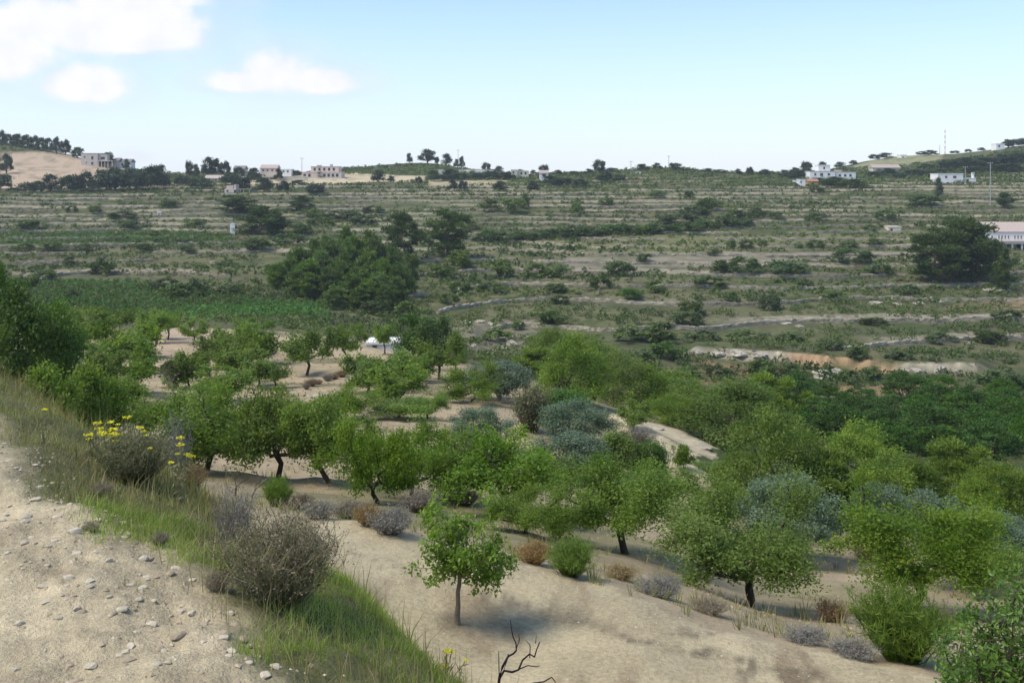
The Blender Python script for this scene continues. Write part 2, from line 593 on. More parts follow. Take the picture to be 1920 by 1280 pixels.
ORCH_PATCH = [
    ([(255, 618), (470, 605), (760, 652), (900, 690), (1010, 745), (960, 860), (700, 900), (420, 900), (200, 740)], ORCH, 1.0),
    ([(300, 612), (420, 606), (470, 616), (360, 640), (280, 700), (230, 690)], PINK, 1.0),
    ([(1150, 768), (1235, 785), (1300, 830), (1335, 880), (1325, 945), (1255, 945), (1240, 870), (1160, 800)], PALE * 1.02, 1.0),
    ([(1180, 776), (1250, 797), (1340, 838), (1345, 850), (1290, 842), (1185, 788)], C(.46, .40, .28), .8),
]


def soil_colour(X, Y, Z0):
    Ys = np.maximum(Y, 0.5)
    u, v = proj(X, Ys, Z0)
    nu = fbm(X / Ys * 40, np.log(Ys) * 40, 61, 4)
    nv = fbm(X / Ys * 40 + 9, np.log(Ys) * 40, 67, 4)
    w = np.interp(Ys, [10, 100, 400], [14, 9, 5])
    u2, v2 = u + nu * w * 3, v + nv * w * 0.8
    n1 = fbm(X / 16, Y / 16, 11, 4)[..., None]
    n2 = fbm(X / 4, Y / 4, 13, 4)[..., None]
    n3 = fbm(X / 0.9, Y / 0.9, 15, 3)[..., None]
    # far slope: scrub ground, dry grass, stone
    col = OLIV + (BRWN - OLIV) * np.clip(n1 * 1.6 + 0.5, 0, 1)
    col = col + (DRYG - col) * np.clip(n2 * 1.5 + 0.36, 0, 1)
    hm = hill_mask(X, Y)
    ph = terrace_phase(X, Y, Z0)
    fr = ph - np.floor(ph)
    lev = np.floor(ph)
    long = vnoise(X / 38.0 + lev * 7.7, lev * 3.1, 91)
    stone = (sstep(0.78, 0.84, fr) * sstep(-0.18, 0.10, long) * hm)[..., None]
    col = col + (STON * (1 + 0.6 * n3) - col) * stone * 0.75
    tread = ((1 - sstep(0.25, 0.75, fr)) * sstep(0.06, 0.3, vnoise(X / 55.0 + lev * 5.1, lev * 1.7, 97)) * hm)[..., None]
    col = col + (DRYG * 1.25 - col) * tread * 0.5
    far = (Y > 140)
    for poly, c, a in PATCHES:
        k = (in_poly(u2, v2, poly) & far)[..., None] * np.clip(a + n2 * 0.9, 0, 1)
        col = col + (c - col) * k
    cd, ck, uc = cut_dist(X, Y)
    face = (sstep(-0.6, 0.2, cd) * (1 - sstep(1.4, 2.2, cd)) * ck)[..., None]
    ore = (sstep(1460, 1500, uc) * (1 - sstep(1660, 1700, uc)))[..., None]
    cc = STON * 1.1 + (REDE - STON * 1.1) * ore
    col = col + (cc * (1 + .7 * n3) - col) * face * np.clip(.95 + 1.2 * n2, 0, 1)
    # near side
    near = 1 - sstep(105, 150, Y + 0.0 * X)
    oc = ORCH * (1 + 0.3 * n2) + (DRYG * 1.15 - ORCH) * np.clip(n1 * 2.2 + n2 * 1.2 + 0.35, 0, 1) * 0.75
    col = col + (oc - col) * near[..., None]
    gm = (sstep(1180, 1330, u + nu * 60) * sstep(45, 70, Y))[..., None] * near[..., None]
    col = col + (OLIV * 0.9 - col) * gm
    rs = ground_step(X, Y, Z0)[..., None]
    col = col + (DRYG * 0.8 - col) * rs * near[..., None] * 0.8
    for poly, c, a in ORCH_PATCH:
        k = (in_poly(u2, v2, poly) & (Y < 140) & (Y > 24))[..., None] * a * np.clip(0.92 + n2 * 0.5, 0, 1)
        k = k * (1 - 0.7 * rs)
        col = col + (c * (1 + 0.25 * n2) - col) * k
    # dirt strip
    pk = ((in_poly(u2, v2, PATH_POLY)) & (Y < 22))
    pc = PALE * (1 + 0.30 * n2 + 0.26 * n3 + 0.22 * n1)
    pc = pc + (C(.30, .235, .15) - pc) * np.clip(fbm(X / 0.5, Y / 1.6, 27, 4) * 3.0 - 0.35, 0, .85)[..., None]
    drift = np.exp(-((v - (1132 + (u - 1050) * 0.33 + nv * 60)) / 12) ** 2) * (u > 1030) * (u < 1420) + np.exp(-((v - (1045 + (u - 700) * 0.29 + nv * 50)) / 6) ** 2) * (u > 600) * 0.6
    pc = pc + (C(.20, .165, .115) - pc) * np.clip(drift * (0.55 + 1.4 * n3[..., 0]), 0, .75)[..., None]
    rut = np.exp(-((v - (1080 + (u - 700) * 0.235 + nv * 30)) / 9) ** 2) * (u > 900) * 0.5
    pc = pc * (1 - rut[..., None] * 0.6)
    col = np.where(pk[..., None], pc, col)
    # upper field and bank
    s = rim(X, Y)
    n4 = fbm(X / 0.25, Y / 0.25, 23, 4)[..., None]
    fc = TAN * (1.06 + 0.34 * n3 + 0.34 * n4)
    fc = fc + (C(.27, .205, .135) - fc) * np.clip(fbm(X / 0.3, Y / 0.3, 29, 4) * 2.6 - 0.7, 0, .8)[..., None]
    b = DRYG * (1 + .3 * n4)
    k = sstep(0.0, 0.35, s + 0.25 * n3[..., 0])[..., None]
    fc = fc + (b - fc) * k
    kk = (1 - sstep(3.2, 4.3, s))[..., None]
    col = col + (fc - col) * kk
    return np.clip(col, 0.01, 0.9), pk, s


def ground_step(X, Y, Z0):
    ph2 = (Z0 + 1.2 * fbm(X / 30.0, Y / 40.0, 77, 2) + 40) / 1.5
    fr2 = ph2 - np.floor(ph2)
    return sstep(0.68, 0.78, fr2) * sstep(20, 30, Y) * (1 - sstep(110, 150, Y))


def build_ground():
    rows = np.concatenate([np.exp(np.linspace(math.log(0.9), math.log(10), 210, endpoint=False)),
                           np.exp(np.linspace(math.log(10), math.log(30), 90, endpoint=False)),
                           np.exp(np.linspace(math.log(30), math.log(165), 150, endpoint=False)),
                           np.linspace(165, 545, 430, endpoint=False),
                           np.exp(np.linspace(math.log(545), math.log(980), 50))])
    cols = np.concatenate([np.linspace(-1.45, -0.56, 40, endpoint=False), np.linspace(-0.56, 0.56, 400), np.linspace(0.56, 1.45, 41)[1:]])
    T, D = np.meshgrid(cols, rows, indexing='ij')
    X, Y = T * D, D
    Z = ground_z(X, Y)
    colr, pk, s = soil_colour(X, Y, far_z(X, Y))
    nT, nD = T.shape
    idx = np.arange(nT * nD).reshape(nT, nD)
    q = np.stack([idx[:-1, :-1], idx[1:, :-1], idx[1:, 1:], idx[:-1, 1:]], -1).reshape(-1, 4)
    P = np.stack([X, Y, Z], -1).reshape(-1, 3)
    cl = np.concatenate([colr, np.ones(colr.shape[:2] + (1,))], -1).reshape(-1, 4)
    sF = s.reshape(-1)[q].mean(1)
    yF = Y.reshape(-1)[q].mean(1)
    uF = (X / Y).reshape(-1)[q].mean(1) * F + 960
    pF = pk.reshape(-1)[q].mean(1) > 0.5
    reg = np.full(len(q), 4)
    edge_d = np.interp(uF, [-700, 0, 400, 700, 960, 1200, 1440, 1700, 1920, 2700], [150, 150, 150, 135, 120, 115, 100, 100, 100, 100])
    reg[yF < edge_d] = 3
    reg[pF & (yF < 22)] = 2
    reg[sF < 3.8] = 1
    reg[sF < 0.12] = 0
    for k, nm in enumerate(["field_ground", "bank_ground", "dirt_path", "orchard_ground", "hillside_terrain"]):
        f = q[reg == k]
        used, inv = np.unique(f, return_inverse=True)
        me = mesh_from(nm, P[used], inv.reshape(-1, 4).astype(np.int32), [SOIL], smooth=True)
        a = me.color_attributes.new("soil", 'FLOAT_COLOR', 'POINT')
        a.data.foreach_set("color", cl[used].astype(np.float32).ravel())
        o = link(nm, me)
        o["kind"] = "structure"
    # ground behind the photographer
    Xb, Yb = np.meshgrid(np.linspace(-30, 30, 60), np.linspace(-40, 0.95, 41), indexing='ij')
    Zb = ground_z(Xb, Yb) - 0.02
    cb, _, _ = soil_colour(Xb, Yb, far_z(Xb, Yb))
    i2 = np.arange(60 * 41).reshape(60, 41)
    q2 = np.stack([i2[:-1, :-1], i2[1:, :-1], i2[1:, 1:], i2[:-1, 1:]], -1).reshape(-1, 4)
    me = mesh_from("ground", np.stack([Xb, Yb, Zb], -1).reshape(-1, 3), q2.astype(np.int32), [SOIL], smooth=True)
    a = me.color_attributes.new("soil", 'FLOAT_COLOR', 'POINT')
    a.data.foreach_set("color", np.concatenate([cb, np.ones(cb.shape[:2] + (1,))], -1).astype(np.float32).ravel())
    link("ground", me)["kind"] = "structure"


build_ground()


# ------------------------------------------------------------------ plant geometry
def rot_frames(n, rng, up_bias=0.0, normals=None):
    """random orthonormal (a, b) pairs for n leaves; a along the leaf, b across"""
    a = rng.normal(size=(n, 3))
    a[:, 2] += up_bias
    a /= np.linalg.norm(a, axis=1)[:, None] + 1e-9
    r = rng.normal(size=(n, 3)) if normals is None else normals + 0.55 * rng.normal(size=(n, 3))
    b = np.cross(a, r)
    b /= np.linalg.norm(b, axis=1)[:, None] + 1e-9
    return a, b


def leaves(centres, length, width, rng, up_bias=0.3, normals=None):
    """pointed leaf blades: each four corners, base - side - tip - side"""
    n = len(centres)
    L = length * rng.uniform(0.65, 1.35, n)[:, None]
    Wd = width * rng.uniform(0.7, 1.3, n)[:, None]
    a, b = rot_frames(n, rng, up_bias, normals)
    v = np.empty((n, 4, 3))
    v[:, 0] = centres - a * L * 0.5
    v[:, 1] = centres + b * Wd * 0.5 - a * L * 0.02
    v[:, 2] = centres + a * L * 0.5
    v[:, 3] = centres - b * Wd * 0.5 - a * L * 0.02
    f = np.arange(n * 4).reshape(n, 4)
    return v.reshape(-1, 3), f


def tube(pts, rad, sides=5):
    """tapered tube along a polyline"""
    pts = np.asarray(pts, float)
    k = len(pts)
    d = np.gradient(pts, axis=0)
    d /= np.linalg.norm(d, axis=1)[:, None] + 1e-9
    ref = np.where(np.abs(d[:, 2:3]) > 0.9, C(1.0, 0, 0), C(0, 0, 1.0))
    s = np.cross(d, ref)
    s /= np.linalg.norm(s, axis=1)[:, None] + 1e-9
    t = np.cross(d, s)
    an = np.arange(sides) / sides * 2 * math.pi
    ring = np.cos(an)[None, :, None] * s[:, None] + np.sin(an)[None, :, None] * t[:, None]
    v = pts[:, None] + ring * np.asarray(rad, float)[:, None, None]
    i = np.arange(k * sides).reshape(k, sides)
    f = np.stack([i[:-1], np.roll(i[:-1], -1, 1), np.roll(i[1:], -1, 1), i[1:]], -1).reshape(-1, 4)
    return v.reshape(-1, 3), f


def merge(parts):
    vs, fs, o = [], [], 0
    for v, f in parts:
        vs.append(v)
        fs.append(f + o)
        o += len(v)
    return np.concatenate(vs), np.concatenate(fs)


def bend(p0, p1, rng, n=5, wob=0.12, sag=0.0):
    p0, p1 = np.asarray(p0, float), np.asarray(p1, float)
    L = np.linalg.norm(p1 - p0)
    t = np.linspace(0, 1, n)[:, None]
    p = p0 + (p1 - p0) * t
    w = rng.normal(size=(n, 3)) * wob * L * np.sin(t * math.pi)
    p = p + w
    p[:, 2] += sag * L * (np.sin(t[:, 0] * math.pi))
    return p


def crown_tint(pts, rng, scale=0.25, amp=0.5):
    """leaf tone: clumps of older and younger leaves"""
    t = 0.5 + amp * 1.5 * vnoise(pts[:, 0] / scale + 3 * pts[:, 2], pts[:, 1] / scale - 2 * pts[:, 2] / scale, int(rng.integers(999)))
    return np.clip(t + rng.normal(size=len(pts)) * 0.16, 0, 1)


def gen_almond(seed, n_leaf=9000, ls=0.024, spread=0.5, shoots=9, trunk_h=0.17, low=0.16):
    """open vase-shaped orchard tree: short trunk, leaning limbs, upright leafy shoots"""
    rng = np.random.default_rng(seed)
    wood, tips = [], []
    lean = rng.normal(size=2) * 0.05
    fork = np.array([lean[0], lean[1], trunk_h])
    wood.append(tube(bend((0, 0, -0.06), fork, rng, 4, 0.06), [0.032, 0.025, 0.023, 0.027], 7))
    nl = int(rng.integers(4, 6))
    a0 = rng.uniform(0, 6.28)
    for i in range(nl):
        a = a0 + i * 2 * math.pi / nl + rng.normal() * 0.3
        r = spread * rng.uniform(0.55, 0.85)
        end = np.array([math.cos(a) * r, math.sin(a) * r, rng.uniform(low + 0.12, 0.66)])
        limb = bend(fork, end, rng, 6, 0.09, -0.03)
        wood.append(tube(limb, np.linspace(0.019, 0.007, 6), 5))
        for j in range(shoots):
            k = rng.uniform(0.25, 1.0)
            b = limb[0] * (1 - k) + limb[-1] * k if False else limb[min(5, int(k * 5.99))]
            aa = a + rng.normal() * 1.0
            rr = spread * rng.uniform(0.1, 0.5)
            e = b + np.array([math.cos(aa) * rr, math.sin(aa) * rr, rng.uniform(-0.22, 0.40)])
            q = math.hypot(e[0], e[1])
            lim = spread * (1.0 if e[2] < 0.75 else 0.8)
            if q > lim:
                e[:2] *= lim / q
            e[2] = np.clip(e[2], low + 0.02, 0.98)
            s = bend(b, e, rng, 5, 0.07, 0.05)
            wood.append(tube(s, np.linspace(0.009, 0.003, 5), 3))
            tips.append(s)
    wv, wf = merge(wood)
    per = n_leaf // len(tips)
    ps = []
    for s in tips:
        k = rng.uniform(0.3, 1.12, per)
        x = np.clip(k * 4, 0, 3.999)
        i = x.astype(int)
        p = s[i] + (s[i + 1] - s[i]) * (x - i)[:, None]
        g = rng.normal(size=(per, 3)) * np.array([0.062, 0.062, 0.052]) * rng.uniform(0.6, 1.25)
        ps.append(p + g)
    p = np.concatenate(ps)
    p = p[p[:, 2] > low - 0.06]
    nrm = p - np.array([0, 0, 0.5])
    nrm /= np.linalg.norm(nrm, axis=1)[:, None] + 1e-9
    lv, lf = leaves(p, ls * 1.5, ls * 0.75, rng, 0.5, nrm)
    return (wv, wf), (lv, lf, np.repeat(crown_tint(p, rng), 4))


def gen_dome(seed, n_leaf=9000, ls=0.022, clumps=60, trunk=0.12, flat=0.0, low=0.02, crad=0.15, narrow=0.5, spiky=0.0, cone=0.0, needle=0.8):
    """rounded crown of overlapping leafy clumps (olive, citrus, carob, bush)"""
    rng = np.random.default_rng(seed)
    wood = []
    nl = 4
    top = np.array([rng.normal() * 0.02, rng.normal() * 0.02, trunk])
    wood.append(tube(bend((0, 0, -0.06), top, rng, 4, 0.08), [0.05, 0.04, 0.036, 0.04], 6))
    cs = []
    lump = rng.uniform(0, 6.28, 3)
    for i in range(clumps):
        z = rng.uniform(-0.75, 1.0)
        a = rng.uniform(0, 6.28)
        r = math.sqrt(max(0.0, 1 - z * z)) if z > 0 else (1 - 0.25 * z * z)
        R = (narrow - crad * 0.75) * (1 + 0.16 * math.sin(2 * a + lump[0]) + 0.10 * math.sin(3 * a + lump[1])) * rng.uniform(0.62, 1.05)
        R *= 1 - cone * max(0.0, 0.5 + 0.5 * z) ** 1.3
        hz = low + crad * (1.0 if low > 0.04 else 0.35) + (1 - low - 1.7 * crad + (0 if low > 0.04 else 0.6 * crad)) * (0.5 + 0.5 * z) * (1 - flat * 0.2) * rng.uniform(0.86, 1.04)
        cs.append((math.cos(a) * r * R, math.sin(a) * r * R, hz))
    cs = np.array(cs)
    for c in cs[rng.choice(len(cs), min(14, len(cs)), replace=False)]:
        wood.append(tube(bend(top, c * np.array([.9, .9, .95]), rng, 5, 0.08), np.linspace(0.02, 0.004, 5), 4))
    wv, wf = merge(wood)
    per = n_leaf // clumps
    ps, ns = [], []
    for c in cs:
        d = rng.normal(size=(per, 3))
        d /= np.linalg.norm(d, axis=1)[:, None]
        rad = crad * rng.uniform(0.7, 1.25) * np.abs(rng.normal(0.72, 0.26, per))[:, None]
        q = c + d * rad * np.array([1, 1, 0.8])
        if spiky:
            q[:, 2] += spiky * np.abs(rng.normal(size=per)) * (d[:, 2] > 0)
        ps.append(q)
        ns.append(d)
    p, nrm = np.concatenate(ps), np.concatenate(ns)
    ok = p[:, 2] > low * 0.5
    p, nrm = p[ok], nrm[ok]
    lv, lf = leaves(p, ls * 1.5, ls * needle, rng, 0.2, nrm)
    return (wv, wf), (lv, lf, np.repeat(crown_tint(p, rng, 0.18, 0.6), 4))


def gen_pine(seed, n_leaf=9000, ls=0.024, shape=1.0, low=0.12):
    """Aleppo pine: leaning trunk, whorled limbs carrying rounded tufts of needles, broken outline"""
    rng = np.random.default_rng(seed)
    wood, cl = [], []
    lean = rng.normal(size=2) * 0.05
    tr = bend((0, 0, -0.05), (lean[0], lean[1], 0.93), rng, 8, 0.025)
    wood.append(tube(tr, np.linspace(0.026, 0.006, 8), 6))
    nb = int(rng.integers(24, 32))
    for i in range(nb):
        k = low + (0.96 - low) * (i + rng.uniform(0, 1)) / nb
        x = np.clip(k / 0.93 * 7, 0, 6.999)
        b = tr[int(x)] + (tr[int(x) + 1] - tr[int(x)]) * (x - int(x))
        a = i * 2.4 + rng.normal() * 0.5
        kk = (k - low) / (1 - low)
        env = (0.30 + 0.55 * math.sqrt(max(kk, 0.0))) if kk < 0.28 else (0.62 * (1 - ((kk - 0.28) / 0.78) ** (1.5 * shape)))
        r = max(0.05, env * 0.74) * rng.uniform(0.6, 1.12)
        e = b + np.array([math.cos(a) * r, math.sin(a) * r, r * rng.uniform(0.1, 0.75)])
        s = bend(b, e, rng, 5, 0.06, -0.04)
        wood.append(tube(s, np.linspace(0.010, 0.003, 5), 4))
        m = 2 + int(r * 9)
        for j in range(m):
            q = rng.uniform(0.35, 1.0)
            c = s[0] * (1 - q) + s[-1] * q + rng.normal(size=3) * np.array([0.05, 0.05, 0.03])
            cl.append((c, rng.uniform(0.05, 0.10)))
    cl.append((tr[-1] + np.array([0, 0, 0.0]), 0.06))
    wv, wf = merge(wood)
    per = max(8, n_leaf // len(cl))
    ps, ns = [], []
    for c, rad in cl:
        d = rng.normal(size=(per, 3))
        d /= np.linalg.norm(d, axis=1)[:, None]
        d[:, 2] = np.where(d[:, 2] < -0.2, -0.4 * d[:, 2], d[:, 2])
        ps.append(c + d * rad * np.abs(rng.normal(0.8, 0.25, per))[:, None] * np.array([1.0, 1.0, 1.0]))
        ns.append(d)
    p, nrm = np.concatenate(ps), np.concatenate(ns)
    a = nrm + rng.normal(size=nrm.shape) * 0.5 + np.array([0, 0, 0.6])
    a /= np.linalg.norm(a, axis=1)[:, None]
    b = np.cross(a, rng.normal(size=a.shape))
    b /= np.linalg.norm(b, axis=1)[:, None]
    n = len(p)
    L = ls * 1.5 * rng.uniform(0.7, 1.3, n)[:, None]
    Wd = ls * 0.62 * rng.uniform(0.7, 1.3, n)[:, None]
    v = np.stack([p - b * Wd * .5, p + b * Wd * .5, p + a * L + b * Wd * .22, p + a * L - b * Wd * .22], 1)
    return (wv, wf), (v.reshape(-1, 3), np.arange(n * 4).reshape(n, 4), np.repeat(crown_tint(p, rng, 0.2, 0.5), 4))


def norm_unit(wood, crown):
    """scale to height 1 and mean width 1"""
    lv = crown[0]
    zmax = np.percentile(lv[:, 2], 98.3)
    ctr = 0.5 * (np.percentile(lv[:, :2], 1.0, axis=0) + np.percentile(lv[:, :2], 99.0, axis=0))
    ext = np.percentile(lv[:, :2], 97.8, axis=0) - np.percentile(lv[:, :2], 2.2, axis=0)
    s = np.array([1 / ext.mean(), 1 / ext.mean(), 1 / zmax])
    return ((wood[0] * s, wood[1]), (lv * s, crown[1], crown[2]))


BARK_DARK = plain_material("dark_bark", (.075, .058, .045), 0.95, 0.35, 12, 0.02)
BARK_GREY = plain_material("grey_bark", (.20, .17, .135), 0.95, 0.35, 10, 0.02)
BARK_PINE = plain_material("pine_bark", (.15, .11, .085), 0.95, 0.35, 8, 0.02)
LEAF = {
    "almond": leaf_material("almond_leaf", (.088, .158, .026), (.212, .302, .058), 0.48, 0.2),
    "olive": leaf_material("olive_leaf", (.085, .135, .085), (.195, .262, .178), 0.3, 0.12),
    "pine": leaf_material("pine_needles", (.080, .145, .020), (.215, .295, .048), 0.38, 0.2),
    "darkpine": leaf_material("dark_pine_needles", (.030, .060, .016), (.095, .140, .032), 0.25, 0.2),
    "citrus": leaf_material("citrus_leaf", (.032, .082, .013), (.095, .175, .030), 0.3, 0.18, 0.6, 0.12),
    "carob": leaf_material("carob_leaf", (.036, .080, .018), (.095, .160, .036), 0.32, 0.2),
    "ridge": leaf_material("ridge_tree_leaf", (.022, .042, .024), (.068, .100, .048), 0.22, 0.3),
    "bush": leaf_material("bush_leaf", (.055, .092, .022), (.135, .180, .050), 0.3, 0.3),
    "bright": leaf_material("bright_bush_leaf", (.045, .120, .012), (.115, .215, .030), 0.35, 0.2),
    "dry": leaf_material("dry_stalks", (.19, .135, .062), (.36, .27, .13), 0.3, 0.25),
    "rust": leaf_material("rusty_stalks", (.23, .145, .065), (.42, .29, .145), 0.3, 0.25),
    "grey": leaf_material("grey_twigs", (.15, .142, .128), (.33, .315, .285), 0.2, 0.12),
    "brown": leaf_material("brown_twigs", (.105, .078, .054), (.235, .180, .125), 0.2, 0.2),
    "grass": leaf_material("grass_blade", (.085, .145, .022), (.230, .290, .065), 0.4, 0.15),
    "young": leaf_material("young_leaf", (.085, .170, .020), (.230, .350, .060), 0.45, 0.1, 0.45, 0.35),
}
VARI = {}


def variants(kind, gens, bark, leaf):
    out = []
    for g in gens:
        w, c = norm_unit(*g)
        wm = mesh_from(kind + "_trunk", w[0], w[1], [bark], smooth=True)
        cm = mesh_from(kind + "_crown", c[0], c[1].astype(np.int32), [leaf], tint=c[2])
        out.append((wm, cm))
    VARI[kind] = out


variants("almond", [gen_almond(s, 14000, 0.020, trunk_h=0.22, low=0.27) for s in (11, 12, 13)] + [gen_almond(s, 14000, 0.020) for s in (14, 15)], BARK_DARK, LEAF["almond"])
variants("almond_near", [gen_almond(s, 26000, 0.0155, trunk_h=0.24, low=0.34) for s in (16, 17, 18)], BARK_DARK, LEAF["almond"])
variants("almond_far", [gen_almond(s, 4200, 0.040, 0.48, 8, 0.20, 0.20) for s in (21, 22, 23, 24)], BARK_DARK, LEAF["almond"])
variants("almond_tall", [gen_almond(s, 4600, 0.036, 0.48, 8, 0.33, 0.42) for s in (25, 26, 27)], BARK_DARK, LEAF["almond"])
variants("olive", [gen_dome(s, 14000, 0.020, 80, 0.16, crad=0.125, low=0.045, spiky=0.012) for s in (31, 32, 33)], BARK_GREY, LEAF["olive"])
variants("pine", [gen_dome(41, 18000, 0.018, 95, 0.1, crad=0.105, low=0.03, cone=0.35, spiky=0.03, needle=0.5), gen_pine(42, 20000, 0.0195, 1.25, 0.07), gen_dome(43, 18000, 0.018, 85, 0.1, crad=0.115, low=0.03, cone=0.6, spiky=0.035, needle=0.5), gen_dome(44, 18000, 0.018, 90, 0.1, crad=0.11, low=0.03, cone=0.2, spiky=0.03, needle=0.5)], BARK_PINE, LEAF["pine"])
variants("valley_pine", [gen_pine(s, 5000, 0.042, q, 0.06) for s, q in ((51, 1.0), (52, 1.3), (53, 0.9), (54, 1.5))], BARK_PINE, leaf_material("valley_pine_needles", (.066, .125, .026), (.170, .245, .054), 0.3, 0.22))
variants("dark_pine", [gen_pine(s, 8000, 0.028, q, 0.06) for s, q in ((61, 1.6), (62, 1.4), (63, 1.0))], BARK_PINE, LEAF["darkpine"])
variants("citrus", [gen_dome(s, 7000, 0.028, 60, 0.1, crad=0.11, low=0.02) for s in (71, 72, 73)], BARK_DARK, LEAF["citrus"])
variants("carob", [gen_dome(s, 6000, 0.032, 50, 0.12, crad=0.15, low=0.03) for s in (81, 82)], BARK_DARK, LEAF["carob"])
variants("ridge", [gen_dome(s, 2200, 0.055, 34, 0.10, crad=0.17, low=0.02) for s in (91, 92, 93)] + [gen_dome(94, 2200, 0.05, 34, 0.1, crad=0.15, low=0.02, cone=0.6)], BARK_DARK, LEAF["ridge"])
variants("hill_bush", [gen_dome(s, 900, 0.075, 18, 0.08, crad=0.19, low=0.0) for s in (101, 102, 103, 104)], BARK_DARK, LEAF["bush"])
variants("dark_bush", [gen_dome(s, 900, 0.075, 18, 0.08, crad=0.19, low=0.0) for s in (111, 112, 113)], BARK_DARK, leaf_material("dark_bush_leaf", (.045, .086, .022), (.105, .155, .042), 0.3, 0.25))
variants("big_leafy", [gen_dome(s, 12000, 0.024, 60, 0.12, crad=0.13, low=0.02, spiky=0.03) for s in (141, 142)], BARK_DARK, leaf_material("big_tree_leaf", (.045, .105, .018), (.125, .215, .042), 0.38, 0.15))
variants("green_bush", [gen_dome(s, 6000, 0.032, 40, 0.08, crad=0.17, low=0.0) for s in (121, 122)], BARK_DARK, LEAF["bright"])
variants("leafy_bush", [gen_dome(s, 5000, 0.036, 40, 0.08, crad=0.17, low=0.0, spiky=0.05) for s in (131, 132)], BARK_DARK, LEAF["almond"])


PLACED = []


def plant(kind, name, label, cat, u, v_top, w_px, D=None, vb=None, group=None, var=None, parts=True, sink=0.0):
    """stand one plant on the ground at bearing u: D metres away, or where row vb meets the ground"""
    if D is None:
        x, y, z = ground_at(u, vb)
    else:
        x, y, z = at_depth(u, D)
    y = float(y)
    ztop = -y * (v_top - HZ) / F
    h = max(0.3, ztop - z) + sink
    w = w_px * y / F
    vs_ = VARI[kind]
    k = (len(PLACED) * 7 + 3) % len(vs_) if var is None else var % len(vs_)
    wm, cm = vs_[k]
    rz = random.uniform(0, 6.28)
    PLACED.append((x, y, w, h))
    if parts:
        o = thing(name, label, cat, (x, y, z - sink), rz, (w, w, h), group)
        link("trunk", wm, o)
        link("crown", cm, o)
    else:
        o = link(name, cm, None, (x, y, z - sink), rz, (w, w, h))
        tag(o, label, cat, group)
    return o

# ------------------------------------------------------------------ trees one by one
# almond orchard: (bearing, row of the top, width, row of the foot or None, distance or None, label)
G_AL = "almond trees of the terraced orchard"
ALM = [
    (385, 722, 172, 886, None, "almond tree with dark leaning trunk just behind the yellow flowers"),
    (528, 738, 165, 902, None, "tall almond tree with twin dark trunks right of the yellow flowers"),
    (622, 752, 140, 906, None, "almond tree with pale forked trunk between the twin-trunked tree and the leaning ones"),
    (708, 785, 140, 944, None, "almond tree on slanting trunks beside the dry orange tufts of the dirt strip"),
    (770, 800, 150, 936, None, "broad low almond crown behind the young sapling's top left"),
    (842, 808, 120, 930, None, "almond tree with single straight dark trunk above the sapling"),
    (945, 822, 190, 968, None, "wide yellow-green almond tree leaning right, above the sapling's right side"),
    (1176, 868, 205, 1038, None, "almond tree with many pale twisted stems on bare ground"),
    (1402, 935, 245, 1134, None, "large almond tree with thick black trunk beside the grey-green olive"),
    (1712, 932, 225, 1142, None, "large almond tree with light-barked forked trunk near the right edge"),
    (1345, 905, 140, 990, None, "light green leafy tree between the twisted almond and the black-trunked almond"),
    (1832, 985, 150, 1110, None, "almond tree half hidden behind the big leafy tree at the right edge"),
    (268, 722, 130, None, 44, "yellow-green almond tree above the tall dry weeds"),
    (430, 738, 110, None, 47, "reddish-tipped almond tree behind the leaning dark trunk"),
    (650, 728, 95, None, 58, "small almond tree below the terrace edge lined with brown tufts"),
    (560, 748, 110, None, 52, "almond tree tucked behind the tall twin-trunked one"),
    (745, 745, 115, None, 60, "round almond tree between two strips of bare pink soil"),
    (800, 738, 60, None, 62, "dark narrow almond tree right of the bare pink strip"),
    (885, 690, 95, None, 70, "upright almond tree left of the dark olive"),
    (1025, 862, 95, None, 44, "almond tree in front of the lower olive"),
    (985, 925, 120, 1000, None, "low leafy almond regrowth hiding the foot of the wide leaning tree"),
]
for u, vt, w, vb, d, lab in ALM:
    w *= 1.12
    plant("almond_near" if (vb or 0) >= 985 else "almond", "almond_tree", lab, "almond tree", u, vt, w, d, vb, G_AL)
G_AF = "almond trees of the upper orchard terraces"
